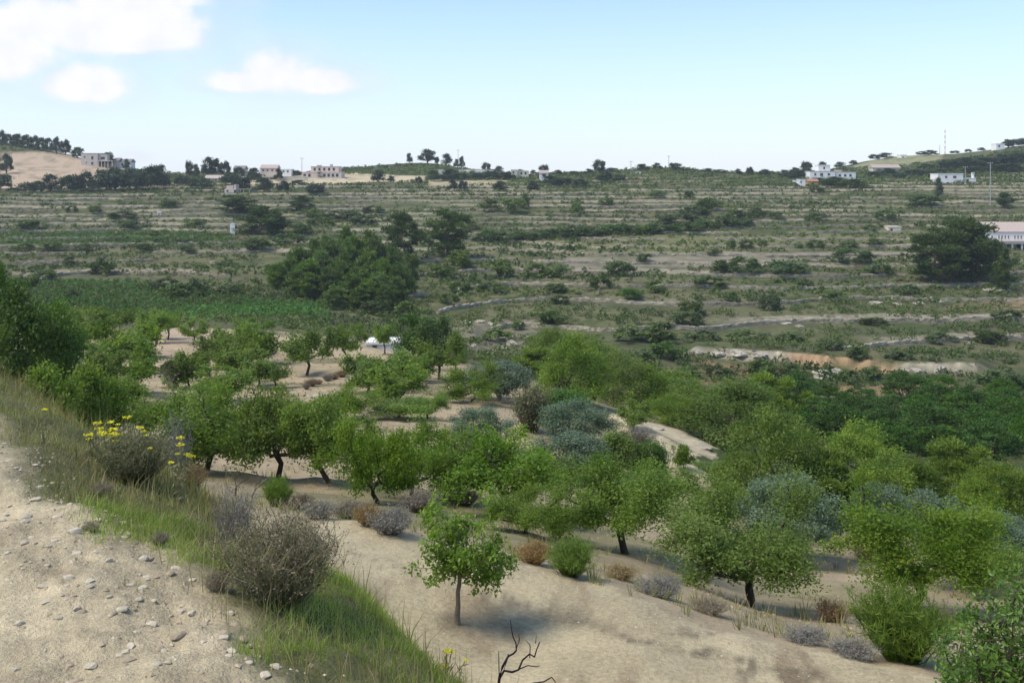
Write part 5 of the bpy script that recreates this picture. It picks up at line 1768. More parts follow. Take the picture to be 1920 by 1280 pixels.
SM = [stone_mesh(i, 2, f) for i, f in enumerate((.55, .7, .45, .62, .5, .75))]
SMD = [stone_mesh(i + 20, 2, f, mat=LIME_D) for i, f in enumerate((.6, .45, .7))]
G_ST = "loose stones on the bare field"
NAMED = [(80, 1100, 25, "white rounded stone, the largest at the left of the field", 0), (128, 1085, 22, "pale wedge-shaped stone right above the largest one", 0), (125, 1124, 10, "bright white pebble right of the largest stone", 0), (85, 1221, 9, "bright white pebble near the bottom left corner", 0),
         (230, 1142, 26, "pale broken stone in the middle of the field", 0), (285, 1173, 26, "flat white stone right of the broken one", 0), (335, 1194, 32, "dark brown clod among the white stones", 1), (431, 1152, 17, "white stone at the field's rim below the dry shrub", 0), (388, 1164, 14, "small white stone left of the one at the rim", 0),
         (247, 1212, 22, "pale stone near the bottom of the field", 0), (223, 1230, 18, "flat cream stone left of the bottom track of pebbles", 0), (314, 1244, 16, "white flat stone close to the bottom edge", 0), (466, 1211, 14, "white pebble near the foot of the green grass", 0), (245, 1099, 18, "flat cream stone above the broken one", 0),
         (278, 1086, 12, "white chip on the line of stones below the rim", 0), (330, 1066, 20, "pale flat stone on the line below the rim", 0), (362, 1088, 16, "cream stone at the end of the line below the rim", 0), (264, 990, 18, "white stone at the foot of the rim's grass", 0), (232, 981, 18, "cream stone on the rim's earth bank", 0), (240, 1003, 22, "pinkish stone in the group under the rim", 0),
         (200, 1000, 14, "pale stone left in the group under the rim", 0), (50, 971, 30, "flat pale slab half sunk in the field's far part", 0), (98, 906, 14, "white flat stone near the field's far edge", 0), (185, 977, 18, "flat stone on the slope to the rim", 0), (65, 938, 22, "grey flat stone left in the far part", 0), (140, 998, 26, "cream slab lying flat in the middle distance", 0),
         (90, 1025, 14, "white pebble in the middle distance at the left", 0), (270, 1047, 24, "pale flat clod under the rim's bare patch", 0), (262, 1125, 20, "cream stone right above the broken one", 0), (205, 1120, 14, "small pale stone left of the broken one", 0), (85, 1130, 20, "half-buried pale stone under the largest one", 0), (143, 1142, 20, "flat pale clod below the bright white pebble", 0),
         (108, 1160, 18, "thin white chip at the left, below the clods", 0), (35, 1170, 22, "pale slab near the left edge", 0), (210, 1152, 20, "brownish clod left below the broken stone", 1), (420, 1190, 26, "crumbling brown clod by the grass foot", 1), (455, 1200, 24, "pale brown clod just under the grass foot", 1), (360, 1152, 18, "flat cream stone left of the small white ones", 0)]
for i, (u, v, w, lab, k) in enumerate(NAMED):
    x, y, z = ground_at(u, v, 2.0)
    s = w * y / F
    o = link("stone", (SMD if k else SM)[i % (3 if k else 6)], None, (x, y, z + s * .04), random.uniform(0, 6.28), (s * 1.1, s * .85, s * .9))
    tag(o, lab, "stone", G_ST)
rng = np.random.default_rng(44)
G_S2 = "small loose stones scattered on the bare field"
cnt = 0
while cnt < 230:
    s = rng.uniform(-3.2, .15)
    l = rng.uniform(-1.0, 4.2)
    if rng.uniform() > math.exp(-abs(s - .0) * .55):
        continue
    x, y = EDGE_P[0] + EDGE_N[0] * s - EDGE_N[1] * l, EDGE_P[1] + EDGE_N[1] * s + EDGE_N[0] * l
    if y < 2.9 or not (-20 < 960 + F * x / y < 900):
        continue
    z = float(ground_z(np.array([x]), np.array([y]))[0])
    w = .012 + .036 * rng.uniform() ** 2.0
    k = rng.uniform() < .3
    o = link("stone", (SMD if k else SM)[cnt % (3 if k else 6)], None, (x, y, z + w * .02), rng.uniform(0, 6.28), (w * 1.2, w, w * .9))
    tag(o, "small %s stone lying loose on the bare field" % ("brown" if k else "pale"), "stone", G_S2 if not k else "small brown clods scattered on the bare field")
    cnt += 1


for u, v, w, h, lab in [(170, 998, 34, 20, "little dead weed in the field's far part"), (408, 1108, 46, 36, "dead weed under the rim beside the broad dry shrub"), (300, 1022, 34, 26, "dead weed in the stones under the rim"), (190, 930, 40, 26, "dead weed on the field's far edge below the greenish twiggy shrub")]:
    shrub("dead_weed", lab, "weed", u, v, w, h, None, None, None, meshes=VARI[("grey", "dry")])


def gravel(name, X, Y, size, mat):
    t = np.array([(1, 0, 0), (0, 1, 0), (-1, 0, 0), (0, -1, 0), (0, 0, .7), (0, 0, -.7)], float) * .5
    tf = np.array([(0, 1, 4), (1, 2, 4), (2, 3, 4), (3, 0, 4), (1, 0, 5), (2, 1, 5), (3, 2, 5), (0, 3, 5)])
    r = np.random.default_rng(len(X))
    n = len(X)
    v = t[None] * (size[:, None, None] * r.uniform(.6, 1.3, (n, 6, 1)))
    a = r.uniform(0, 6.28, n)[:, None]
    x = v[..., 0] * np.cos(a) - v[..., 1] * np.sin(a)
    y = v[..., 0] * np.sin(a) + v[..., 1] * np.cos(a)
    P = np.stack([x + X[:, None], y + Y[:, None], v[..., 2] + (ground_z(X, Y) - size * .02)[:, None]], -1)
    f = (tf[None] + np.arange(n)[:, None, None] * 6).reshape(-1, 3)
    o = link(name, mesh_from(name, P.reshape(-1, 3), f.astype(np.int32), [mat]))
    o["kind"] = "stuff"


s, l = rng.uniform(-3.6, .35, 14000), rng.uniform(-1.6, 5.0, 14000)
gx, gy = EDGE_P[0] + EDGE_N[0] * s - EDGE_N[1] * l, EDGE_P[1] + EDGE_N[1] * s + EDGE_N[0] * l
m = (gy > 2.5) & (rng.uniform(0, 1, 14000) < .38 + 1.6 * fbm(gx / .6, gy / .6, 501, 3))
gx, gy = gx[m], gy[m]
h = len(gx) // 2
gravel("field_gravel", gx[:h], gy[:h], .005 + .017 * rng.uniform(0, 1, h) ** 2.5, LIME)
gravel("field_clods_gravel", gx[h:], gy[h:], .007 + .022 * rng.uniform(0, 1, len(gx) - h) ** 2.2, LIME_D)
gy = rng.uniform(11, 18.5, 6000)
gu = rng.uniform(500, 2000, 6000)
gx = (gu - 960) / F * gy
gz = ground_z(gx, gy)
m = in_poly(*proj(gx, gy, gz), PATH_POLY) & (rng.uniform(0, 1, 6000) < .5 + 1.2 * fbm(gx / 1.2, gy / 1.2, 505, 3))
gx, gy = gx[m], gy[m]
h = len(gx) // 3
gravel("path_gravel", gx[:h], gy[:h], .012 + .035 * rng.uniform(0, 1, h) ** 4, LIME)
gravel("path_clods_gravel", gx[h:], gy[h:], .015 + .03 * rng.uniform(0, 1, len(gx) - h) ** 2, LIME_D)

gy = rng.uniform(18, 52, 16000)
gu = rng.uniform(350, 1950, 16000)
gx = (gu - 960) / F * gy
m = (rng.uniform(0, 1, 16000) < .25 + 1.5 * fbm(gx / 2.2, gy / 2.2, 509, 3)) & ~(in_poly(*proj(gx, gy, ground_z(gx, gy)), PATH_POLY) & (gy < 22)) & (rim(gx, gy) > 4.3)
gravel("orchard_gravel", gx[m], gy[m], (.02 + .06 * rng.uniform(0, 1, m.sum()) ** 2.5), LIME_D)

RM = [stone_mesh(i + 50, 3, f, .45, "rock", ROCK) for i, f in enumerate((.7, .55, .8, .6))]
G_RK = "pale rocks on the hillside"
for i, (u, v, w, h, lab) in enumerate([
    (962, 648, 26, 16, "pale boulder on the scrub slope left behind the ravine pines"), (945, 655, 22, 10, "low rock left of the pale boulder on the scrub slope"), (985, 656, 16, 10, "dark-faced rock right of the pale boulder on the scrub slope"),
    (888, 652, 14, 14, "upright pale rock above the dark carob's right side"), (165, 655, 16, 16, "small pale boulder among the left almond trees"), (135, 700, 16, 14, "grey boulder beside the low bushes at the left"),
    (1305, 664, 30, 13, None), (1345, 666, 34, 13, None), (1385, 668, 34, 14, None), (1425, 671, 34, 14, None), (1455, 674, 24, 12, None), (1540, 700, 34, 12, None), (1570, 698, 26, 12, None), (1715, 700, 26, 16, None), (1735, 702, 24, 14, None), (1758, 698, 34, 22, "largest pale rock at the right end of the orange earth cut"), (1790, 702, 24, 16, None), (1695, 700, 24, 12, None),
    (1440, 579, 22, 7, None), (1475, 607, 22, 5, None), (1500, 612, 18, 5, None), (1640, 570, 30, 9, None), (1680, 572, 24, 6, None), (1722, 570, 26, 7, None), (1760, 566, 20, 6, None), (1790, 564, 18, 8, None), (1830, 514, 22, 9, None), (1870, 545, 50, 9, None),
    (875, 606, 26, 9, None), (900, 604, 24, 8, None), (920, 610, 22, 8, None), (1260, 608, 20, 6, None), (1100, 560, 16, 6, None), (1820, 645, 14, 8, None), (1850, 640, 18, 8, None), (1410, 712, 20, 8, None), (1545, 708, 40, 10, None), (960, 612, 22, 7, None)]):
    x, y, z = ground_at(u, v)
    w, h = w * y / F, h * y / F
    o = link("rock", RM[i % 4], None, (x, y, z + h * .15), random.uniform(-.4, .4), (w, w * .7, h * 1.5))
    tag(o, lab or ("pale rock along the orange earth cut" if 655 < v < 715 and u > 1280 else "pale rock showing through the scrub of the far slope"), "rock", G_RK if lab else ("pale rocks along the orange earth cut" if 655 < v < 715 and u > 1280 else "pale rocks in the far scrub"))
for i, (u, v, w, h, lab) in enumerate([(1222, 800, 56, 5, "long pale rock ledge at the bend of the dirt track"), (1315, 838, 50, 9, "second pale rock ledge below the leaning pine"), (1378, 862, 22, 14, "pale rock in the dark ditch right of the track"), (595, 742, 40, 9, "stony heap below the brown tufts"), (552, 745, 16, 14, "dry stone corner post at the end of the brown tufts")]):
    x, y, z = ground_at(u, v)
    w, h = w * y / F, h * y / F
    o = link("rock_ledge" if i < 2 else "rock", RM[i % 4], None, (x, y, z), -.5 if i < 2 else .3, (w, w * .5, h * 1.5))
    tag(o, lab, "rock")


# ------------------------------------------------------------------ dry stone terrace walls across the valley
WALLM = plain_material("dry_stone", (.33, .29, .22), .95, .5, .9, .1)


def find_step(t, lev, d0, d1):
    """distance along bearing t where terrace lev ends in its riser"""
    D = np.linspace(d0, d1, 700)
    X = t * D
    ph = terrace_phase(X, D, far_z(X, D))
    k = np.nonzero((ph[:-1] < lev + .82) & (ph[1:] >= lev + .82))[0]
    return float(D[k[0]]) if len(k) else None


def wall_run(u0, u1, v, label, group=None, hgt=1.15):
    """a rubble wall on the riser nearest to row v between bearings u0 and u1"""
    um = (u0 + u1) / 2
    x, y, z = ground_at(um, v)
    lev = math.floor(float(terrace_phase(np.array([x]), np.array([y]), far_z(np.array([x]), np.array([y])))[0]))
    us = np.arange(u0, u1 + .1, 5.0)
    pts, dprev = [], y
    for u in us:
        t = (u - 960) / F
        d = find_step(t, lev, max(150, dprev - 14), dprev + 16)
        if d is None:
            if len(pts) > 3:
                break
            pts = []
            continue
        dprev = d
        pts.append((t * d, d))
    if len(pts) < 3:
        return False
    r = np.random.default_rng(int(u0 * 3 + v))
    P = np.array(pts)
    seg = np.concatenate([[0], np.cumsum(np.linalg.norm(np.diff(P, axis=0), axis=1))])
    vs_, fs_, o = [], [], 0
    s = 0.0
    box = np.array([(a, b, c) for a in (-.5, .5) for b in (-.5, .5) for c in (0, 1)], float)
    bf = np.array([(0, 1, 3, 2), (4, 6, 7, 5), (0, 4, 5, 1), (2, 3, 7, 6), (1, 5, 7, 3), (0, 2, 6, 4)])
    while s < seg[-1]:
        w = r.uniform(.7, 1.7)
        if True:
            c = np.array([np.interp(s + w / 2, seg, P[:, k]) for k in (0, 1)])
            c2 = np.array([np.interp(s + w / 2 + .5, seg, P[:, k]) for k in (0, 1)])
            dv = c2 - c
            dv /= np.linalg.norm(dv) + 1e-9
            zb = float(ground_z(c[:1], c[1:])[0]) - .5
            hh = .5 + hgt * r.uniform(.72, 1.12)
            z0 = 0.0
            for course in range(2):
                hc = hh * (.55 if course == 0 else .45) * r.uniform(.85, 1.1)
                bx = box * C(w * r.uniform(.9, 1.04), r.uniform(.45, .65), hc)
                bx = bx + r.normal(size=bx.shape) * .05
                nx = C(-dv[1], dv[0])
                q = np.stack([c[0] + bx[:, 0] * dv[0] + (bx[:, 1] + .06) * nx[0], c[1] + bx[:, 0] * dv[1] + (bx[:, 1] + .06) * nx[1], zb + z0 + bx[:, 2]], -1)
                z0 += hc * .97
                vs_.append(q)
                fs_.append(bf + o)
                o += 8
        s += w
    ob = link("terrace_wall", mesh_from("terrace_wall", np.concatenate(vs_), np.concatenate(fs_).astype(np.int32), [WALLM]))
    tag(ob, label, "stone wall", group)
    ob["kind"] = "thing"
    return True


WL = [(560, 700, 386), (230, 400, 375), (40, 140, 385), (190, 270, 388), (330, 380, 384), (120, 190, 402), (190, 290, 418), (70, 140, 446), (290, 440, 463), (300, 420, 484), (230, 410, 504), (40, 130, 510), (640, 760, 382), (700, 860, 376), (760, 830, 418),
      (1000, 1110, 372), (1230, 1300, 360), (1310, 1460, 357), (1340, 1500, 382), (1440, 1620, 378), (1655, 1730, 357), (1150, 1290, 388), (1290, 1420, 426), (1430, 1640, 428), (1480, 1660, 442), (1560, 1720, 452), (880, 1040, 456), (1060, 1250, 450),
      (1090, 1180, 490), (1185, 1280, 500), (1280, 1400, 482), (800, 980, 577), (860, 950, 540), (930, 1060, 530), (960, 1090, 604), (1060, 1180, 590), (1490, 1640, 605), (1640, 1780, 610), (1780, 1880, 612), (1650, 1760, 570), (1790, 1915, 566), (1560, 1660, 625), (1700, 1830, 632), (1340, 1470, 600),
      (1180, 1300, 560), (1350, 1480, 555), (1500, 1600, 540), (1840, 1915, 515), (700, 800, 590), (1240, 1330, 530), (860, 960, 505), (1000, 1090, 486), (820, 900, 350), (480, 560, 400), (330, 430, 520), (500, 560, 556)]
rw = np.random.default_rng(3131)
for v in np.arange(368, 645, 8.0):
    u = rw.uniform(-60, 80)
    while u < 1900:
        w = rw.uniform(70, 260)
        if not (v > 545 and u < 860) and not (430 < v < 580 and 430 < u + w / 2 < 790) and not (v > 590 and u < 900):
            WL.append((u, min(u + w, 1925), float(v + rw.uniform(-3, 3))))
        u += w + rw.uniform(40, 320)
zones = [(620, "left of the valley wood"), (1280, "in the middle of the far slope"), (3000, "on the right half of the far slope")]
for i, (u0, u1, v) in enumerate(WL):
    zn = next(z for lim, z in zones if (u0 + u1) / 2 < lim)
    wall_run(u0, u1, v, "low dry stone terrace wall " + zn, "dry stone terrace walls " + zn, .75)


# ------------------------------------------------------------------ houses
def box_v(x0, x1, y0, y1, z0, z1):
    v = np.array([(x, y, z) for x in (x0, x1) for y in (y0, y1) for z in (z0, z1)], float)
    f = np.array([(0, 1, 3, 2), (4, 6, 7, 5), (0, 4, 5, 1), (2, 3, 7, 6), (1, 5, 7, 3), (0, 2, 6, 4)])
    return v, f


def gable_v(x0, x1, y0, y1, z0, rise, over=.35):
    """pitched roof, ridge along x, with thickness at the eaves"""
    x0, x1, y0, y1 = x0 - over, x1 + over, y0 - over, y1 + over
    ym = (y0 + y1) / 2
    v = np.array([(x0, y0, z0), (x1, y0, z0), (x1, y1, z0), (x0, y1, z0), (x0, y0, z0 + .18), (x1, y0, z0 + .18), (x1, y1, z0 + .18), (x0, y1, z0 + .18), (x0, ym, z0 + rise), (x1, ym, z0 + rise)], float)
    f = [(0, 3, 2, 1), (0, 1, 5, 4), (2, 3, 7, 6), (4, 5, 9, 8), (6, 7, 8, 9), (0, 4, 8, 7, 3), (1, 2, 6, 9, 5)]
    return v, f


def put(name, vf, mat, parent):
    v, f = vf
    return link(name, mesh_from(name, v, f.astype(np.int32) if isinstance(f, np.ndarray) else f, [mat]), parent)


WHITE = plain_material("whitewash", (.78, .77, .74), .85, .06, .6)
CREAM = plain_material("cream_render", (.66, .60, .47), .9, .08, .6)
PINKW = plain_material("pink_render", (.62, .51, .44), .9, .08, .6)
CONC = plain_material("raw_concrete", (.54, .48, .42), .95, .15, .8)
ORNG = plain_material("orange_render", (.62, .36, .12), .9, .1, .6)
TILE = plain_material("clay_roof_tiles", (.38, .20, .145), .9, .2, 2.0)
TILEP = plain_material("pale_roof_tiles", (.42, .34, .30), .9, .15, 2.0)
GREYR = plain_material("grey_roof", (.22, .20, .20), .9, .15, 1.0)
DARKW = plain_material("dark_window", (.035, .038, .045), .25, .1, 1.0, 0, .5)
FRAME = plain_material("painted_frame", (.45, .42, .38), .6, .1, 1.0)
SHUT = plain_material("brown_shutter", (.22, .13, .09), .7, .1, 1.0)
STONEW = plain_material("pale_stone_wall", (.50, .45, .36), .95, .2, .9)
METAL = plain_material("grey_pole", (.33, .33, .32), .6, .1, 1.0)
REDM = plain_material("red_mast_paint", (.55, .10, .08), .6, .1, 1.0)
WHTM = plain_material("white_mast_paint", (.80, .80, .80), .6, .1, 1.0)


class House:
    def __init__(self, name, label, cat, um, vb, d=None, rz=0.0, group=None):
        if d is None:
            x, y, z = ground_at(um, vb)
        else:
            x, y, z = at_depth(um, d)
        self.um, self.y, self.px = um, y, y / F
        self.z = -y * (vb - HZ) / F
        self.vb = vb
        self.o = thing(name, label, cat, (x, y, self.z), rz, (1, 1, 1), group)
        self.o["kind"] = "thing"

    def X(self, u):
        return (u - self.um) * self.px

    def Zv(self, v):
        return (self.vb - v) * self.px

    def block(self, u0, u1, vt, vb, mat, depth=7.0, back=0.0, roof="flat", rmat=None, name="wall", deep=0.0):
        x0, x1, z0, z1 = self.X(u0), self.X(u1), self.Zv(vb) - deep, self.Zv(vt)
        b = put(name, box_v(x0, x1, back, back + depth, z0, z1), mat, self.o)
        if roof == "flat":
            put("roof", box_v(x0 - .15, x1 + .15, back - .15, back + depth + .15, z1 + .002, z1 + .25), rmat or mat, self.o)
        elif roof == "gable":
            put("roof", gable_v(x0, x1, back, back + depth, z1 + .002, depth * .26), rmat or TILE, self.o)
        return b

    def window(self, u0, u1, v0, v1, back=0.0, frame=FRAME, pane=DARKW, name="window"):
        x0, x1, z0, z1 = self.X(u0), self.X(u1), self.Zv(v1), self.Zv(v0)
        t = .12
        parts = [box_v(x0 - t, x0, back - .07, back - .004, z0 - t, z1 + t), box_v(x1, x1 + t, back - .07, back - .004, z0 - t, z1 + t),
                 box_v(x0, x1, back - .07, back - .004, z1, z1 + t), box_v(x0, x1, back - .09, back - .004, z0 - t, z0)]
        w = put(name, merge(parts), frame, self.o)
        put("pane", box_v(x0, x1, back - .03, back - .004, z0, z1), pane, w)

    def column(self, u0, u1, v0, v1, mat, back=0.0, w=.3):
        put("column", box_v(self.X(u0), self.X(u1), back, back + w, self.Zv(v1), self.Zv(v0)), mat, self.o)


# unfinished concrete house on the left hill
h = House("unfinished_house", "unfinished pinkish concrete house with empty openings on the left hill", "house", 175, 312)
h.block(152, 183, 288, 312, CONC, 9, 0, deep=2.5)
h.block(183, 199, 290, 302, CONC, 8, 1.2, deep=0)
put("floor_slab", box_v(h.X(183), h.X(212), -.6, 9, h.Zv(302.6), h.Zv(301.4)), CONC, h.o)
h.block(183, 212, 303, 312, CONC, 3, 6, roof=None, deep=2.5, name="back_wall")
for u in (184, 190, 196, 202, 210):
    h.column(u, u + 1.3, 302.6, 318, CONC, -.3)
for a in [(171, 175, 293, 299), (171, 175, 304, 309), (157, 160, 293, 296), (161, 163, 303.5, 306)]:
    h.window(*a, frame=CONC)
h.window(187, 195, 294, 299, back=1.2, frame=CONC)
h = House("white_house", "white house with dark porch beside the unfinished one", "house", 230, 314)
h.block(213, 222, 302, 314, WHITE, 7, 0, "gable", GREYR, deep=2.5)
h.block(222, 243, 304, 314, WHITE, 7, 1.5, "gable", GREYR, deep=2.5)
h.window(226, 229, 306, 311, back=1.5)
h.window(232, 236, 306, 314, back=1.5, name="door", frame=SHUT)
h.window(215, 218, 305, 308)

# villas and walls along the ridge, left to right
h = House("yellow_house", "low yellowish house with pinkish roof among the ridge trees", "house", 399, 341)
h.block(384, 415, 335, 341, CREAM, 7, 0, "gable", TILEP, deep=2)
h.window(390, 393, 336.5, 339)
h.window(403, 406, 336.5, 339)
h = House("ruined_house", "small ruined stone house with broken roofline below the ridge", "house", 432, 362)
h.block(421, 443, 354, 362, PINKW, 6, 0, None, deep=2)
h.block(424, 436, 348, 354, PINKW, 5, .4, None)
h.block(438, 442, 346, 354, PINKW, 5, .4, None)
h.window(425, 428, 356.5, 360)
h.window(439, 443, 356.5, 361, name="door", frame=SHUT)
for u in (449, 455, 466):
    h.column(u, u + 1.2, 355, 363, STONEW, 1)
put("porch_beam", box_v(h.X(444), h.X(470), .8, 1.4, h.Zv(355), h.Zv(354.2)), STONEW, h.o)
put("yard_wall", box_v(h.X(417), h.X(478), -2.2, -1.7, h.Zv(367), h.Zv(362.5)), STONEW, h.o)
h = House("pale_wall", "long pale retaining wall with two dark openings below the ridge houses", "wall", 515, 338)
h.block(452, 576, 331.5, 338, STONEW, 1.2, 0, None, deep=2)
put("coping", box_v(h.X(452) - .1, h.X(576) + .1, -.1, 1.3, h.Zv(331.5) + .003, h.Zv(331.5) + .25), CREAM, h.o)
h.window(473, 483, 335, 337.5, frame=STONEW)
h.window(506, 518, 333, 336, frame=STONEW)
h = House("pink_villa", "large pink villa with many windows above the tan field", "villa", 602, 335)
h.block(566, 640, 323, 335, PINKW, 11, 0, deep=2.5, rmat=PINKW)
h.block(582, 634, 313, 323, PINKW, 9, 1.5, rmat=TILEP)
h.block(592, 599, 310.5, 313, PINKW, 3, 3)
h.block(617, 621, 309, 313, PINKW, 2, 3, name="chimney")
for u in (587, 596, 605, 614, 623):
    h.window(u, u + 4, 315, 320, back=1.5)
for u in (569, 578, 606, 614, 622, 630):
    h.window(u, u + 4.5, 326, 331.5)
put("garden_wall", box_v(h.X(556), h.X(650), -4.5, -4.0, h.Zv(341), h.Zv(334)), CREAM, h.o)
h = House("white_house", "white house at the left of the pair behind the ridge trees", "house", 503, 324, d=548)
h.block(488, 519, 316, 324, PINKW, 8, 0, "gable", TILEP, deep=4)
for u in (492, 500, 509):
    h.window(u, u + 3, 318, 321)
h = House("white_house", "bright white house at the right of the pair behind the ridge trees", "house", 535, 325, d=548)
h.block(526, 546, 318, 325, WHITE, 7, 0, deep=4)
h.window(530, 533, 320, 323)
h.window(538, 541, 320, 323)
h = House("pink_house", "small pinkish house left of the white pair on the ridge", "house", 447, 325, d=540)
h.block(438, 458, 317, 325, PINKW, 7, 0, "gable", GREYR, deep=4)
h.window(443, 446, 319, 322)
h.window(451, 454, 319, 322)
h = House("long_house", "long low house with grey-brown roof at the right foot of the middle hill", "house", 893, 325)
h.block(860, 926, 318, 326, CREAM, 9, 2, deep=3, rmat=GREYR)
h.block(871, 880, 322, 329, WHITE, 4, -1.5, deep=3)
h.block(889, 908, 321.5, 329, WHITE, 4, -1.5, deep=3)
h.window(893, 897, 324, 328, back=-1.5)
h.window(901, 904, 324, 327, back=-1.5)
h.window(912, 917, 320, 323, back=2)
h = House("pale_wall", "short pale garden wall left of the long low house", "wall", 832, 323, d=560)
h.block(822, 843, 319, 323, CREAM, .8, 0, None, deep=3)
put("coping", box_v(h.X(822) - .1, h.X(843) + .1, -.1, .9, h.Zv(319) + .003, h.Zv(319) + .2), WHITE, h.o)
h = House("yellow_house", "pale yellow block of a house right of the long low one", "house", 975, 330, d=540)
h.block(958, 970, 319, 330, CREAM, 7, 0, deep=4)
h.block(970, 991, 321, 330, CREAM, 7, 1, deep=4)
h.window(961, 964, 322, 325)
h.window(976, 979, 323, 327, back=1)
h.window(984, 987, 323, 327, back=1)
h = House("gabled_hut", "small pale gabled hut under the domed skyline tree", "hut", 1020, 330, d=520)
h.block(1012, 1028, 325, 330, WHITE, 6, 0, "gable", TILEP, deep=4)
h.window(1017, 1023, 326.5, 330, name="door", frame=SHUT)
h = House("white_hut", "tiny white hut on the ridge right of the middle", "hut", 1196, 328, d=530)
h.block(1190, 1202, 323, 328, WHITE, 4, 0, deep=3)
h.window(1194, 1197, 324.5, 327)

# the right side
h = House("white_villa", "white villa with a cube tower on the right of the ridge", "villa", 1555, 337)
h.block(1519, 1566, 321.5, 337, WHITE, 10, 0, deep=2.5, rmat=TILEP)
h.block(1537, 1559, 310, 321.5, WHITE, 7, 2)
h.block(1568, 1606, 323, 336, WHITE, 8, 1.2, deep=2.5, rmat=TILEP)
h.block(1572, 1582, 319.5, 323, CREAM, 4, 3)
for a in [(1527, 1530, 325, 329), (1538, 1543, 325, 330), (1552, 1556, 325, 329)]:
    h.window(*a)
h.window(1546, 1549, 313, 317, back=2)
for u in (1574, 1584, 1594):
    h.window(u, u + 4, 327, 331, back=1.2)
put("terrace_wall", box_v(h.X(1515), h.X(1622), -4, -3.5, h.Zv(341), h.Zv(335)), WHITE, h.o)
h = House("orange_shed", "orange shed with dark red roof below the white villa", "shed", 1525, 347)
h.block(1516, 1534, 340.5, 348, ORNG, 5, 0, "gable", TILE, deep=2)
h.window(1521, 1526, 342.5, 347.5, name="door", frame=SHUT)
h = House("white_annex", "narrow white outbuilding left of the orange shed", "outbuilding", 1503, 349)
h.block(1499, 1510, 337, 349, WHITE, 5, 0, deep=2)
h.window(1501, 1503, 340, 343)
put("wing_wall", box_v(h.X(1487), h.X(1499), .3, .8, h.Zv(341), h.Zv(338)), WHITE, h.o)
h = House("flat_white_house", "flat-roofed white house with chimney on the right slope", "house", 1790, 343)
h.block(1759, 1806, 326.5, 343, WHITE, 9, 0, deep=2.5)
h.block(1806, 1832, 334.5, 342, WHITE, 7, 1, deep=2.5)
h.block(1826, 1829.5, 325, 334.5, WHITE, 1, 1.5, name="chimney")
h.window(1772, 1776, 330, 333.5)
h.window(1787, 1793, 330, 334)
h.window(1814, 1818, 336.5, 340, back=1)
h = House("long_white_building", "long white two-storey building with red roof and arcade at the right edge", "building", 1900, 474, d=305)
h.block(1845, 1990, 436, 454, WHITE, 11, 1.8, "gable", TILEP, deep=0)
h.block(1845, 1990, 455, 474, WHITE, 6, 4.5, None, deep=3, name="arcade_wall")
put("porch_roof", box_v(h.X(1848), h.X(1990), -.9, 1.79, h.Zv(455), h.Zv(451.5)), TILEP, h.o)
put("beam", box_v(h.X(1848), h.X(1990), -.5, .3, h.Zv(457.5), h.Zv(455.02)), WHITE, h.o)
for u in (1849, 1863, 1877, 1896, 1914, 1932, 1950, 1968):
    h.column(u, u + 2.6, 457.5, 474, WHITE, -.4, .5)
for u in (1864, 1877, 1883, 1889, 1895, 1907, 1913, 1919, 1931, 1937, 1949):
    h.window(u, u + 2.6, 442, 448.5, back=1.8, pane=SHUT, frame=WHITE)
for u in (1866, 1884, 1902, 1920, 1938):
    h.window(u, u + 8, 459, 470, back=4.5, name="doorway", frame=FRAME)
put("terrace_floor", box_v(h.X(1846), h.X(1990), -2.5, 4.49, h.Zv(475), h.Zv(473.6)), CONC, h.o)
put("terrace_wall", box_v(h.X(1880), h.X(1990), -3, -2.51, h.Zv(488), h.Zv(474.2)), STONEW, h.o)
h = House("bright_house", "sunlit white house high on the right hill", "house", 1700, 305, d=700)
h.block(1689, 1700, 291, 305, WHITE, 7, 0, deep=4)
h.block(1700, 1714, 296, 305, CREAM, 7, .8, deep=4)
h.window(1692, 1695, 294, 297)
h.window(1705, 1709, 299, 302, back=.8)
h = House("long_shed", "long low shed with pale roof between the villa and the bright house", "shed", 1662, 321, d=590)
h.block(1637, 1688, 315, 321, CREAM, 8, 0, "gable", TILEP, deep=4)
h.window(1645, 1652, 317, 320)
h.window(1668, 1672, 317, 320)
h = House("white_house", "small white house beside the wood on the right hilltop", "house", 1876, 278, d=650)
h.block(1868, 1884, 270, 278, WHITE, 7, 0, deep=4)
h.window(1872, 1875, 272.5, 275.5)
h = House("stone_hut", "small flat-roofed stone hut on a terrace left of the huge pine", "hut", 1678, 434)
h.block(1666, 1690, 426, 434, CREAM, 4, 0, deep=1.5)
h.window(1670, 1673, 429, 434, name="door", frame=SHUT)
h = House("low_white_hut", "low white flat-roofed hut at the far end of the bare terrace", "hut", 716, 654)
h.block(687, 746, 645.5, 655, WHITE, 3.5, 0, deep=1.2)
h.window(700, 705, 649, 654, name="door", frame=SHUT)
h = House("white_wall", "short bright white wall standing beside the dark rounded pine", "wall", 436, 440)
h.block(431, 440, 420, 440, WHITE, .6, 0, None, deep=1)
put("coping", box_v(h.X(434), h.X(440) + .1, -.08, .68, h.Zv(420) + .003, h.Zv(418.5)), WHITE, h.o)
h = House("white_box", "tiny white pump box on the left terraces", "pump box", 298, 404)
h.block(295, 301, 398, 404, WHITE, 1.2, 0, deep=.8)
h.window(297, 299, 400, 404, name="door", frame=FRAME)


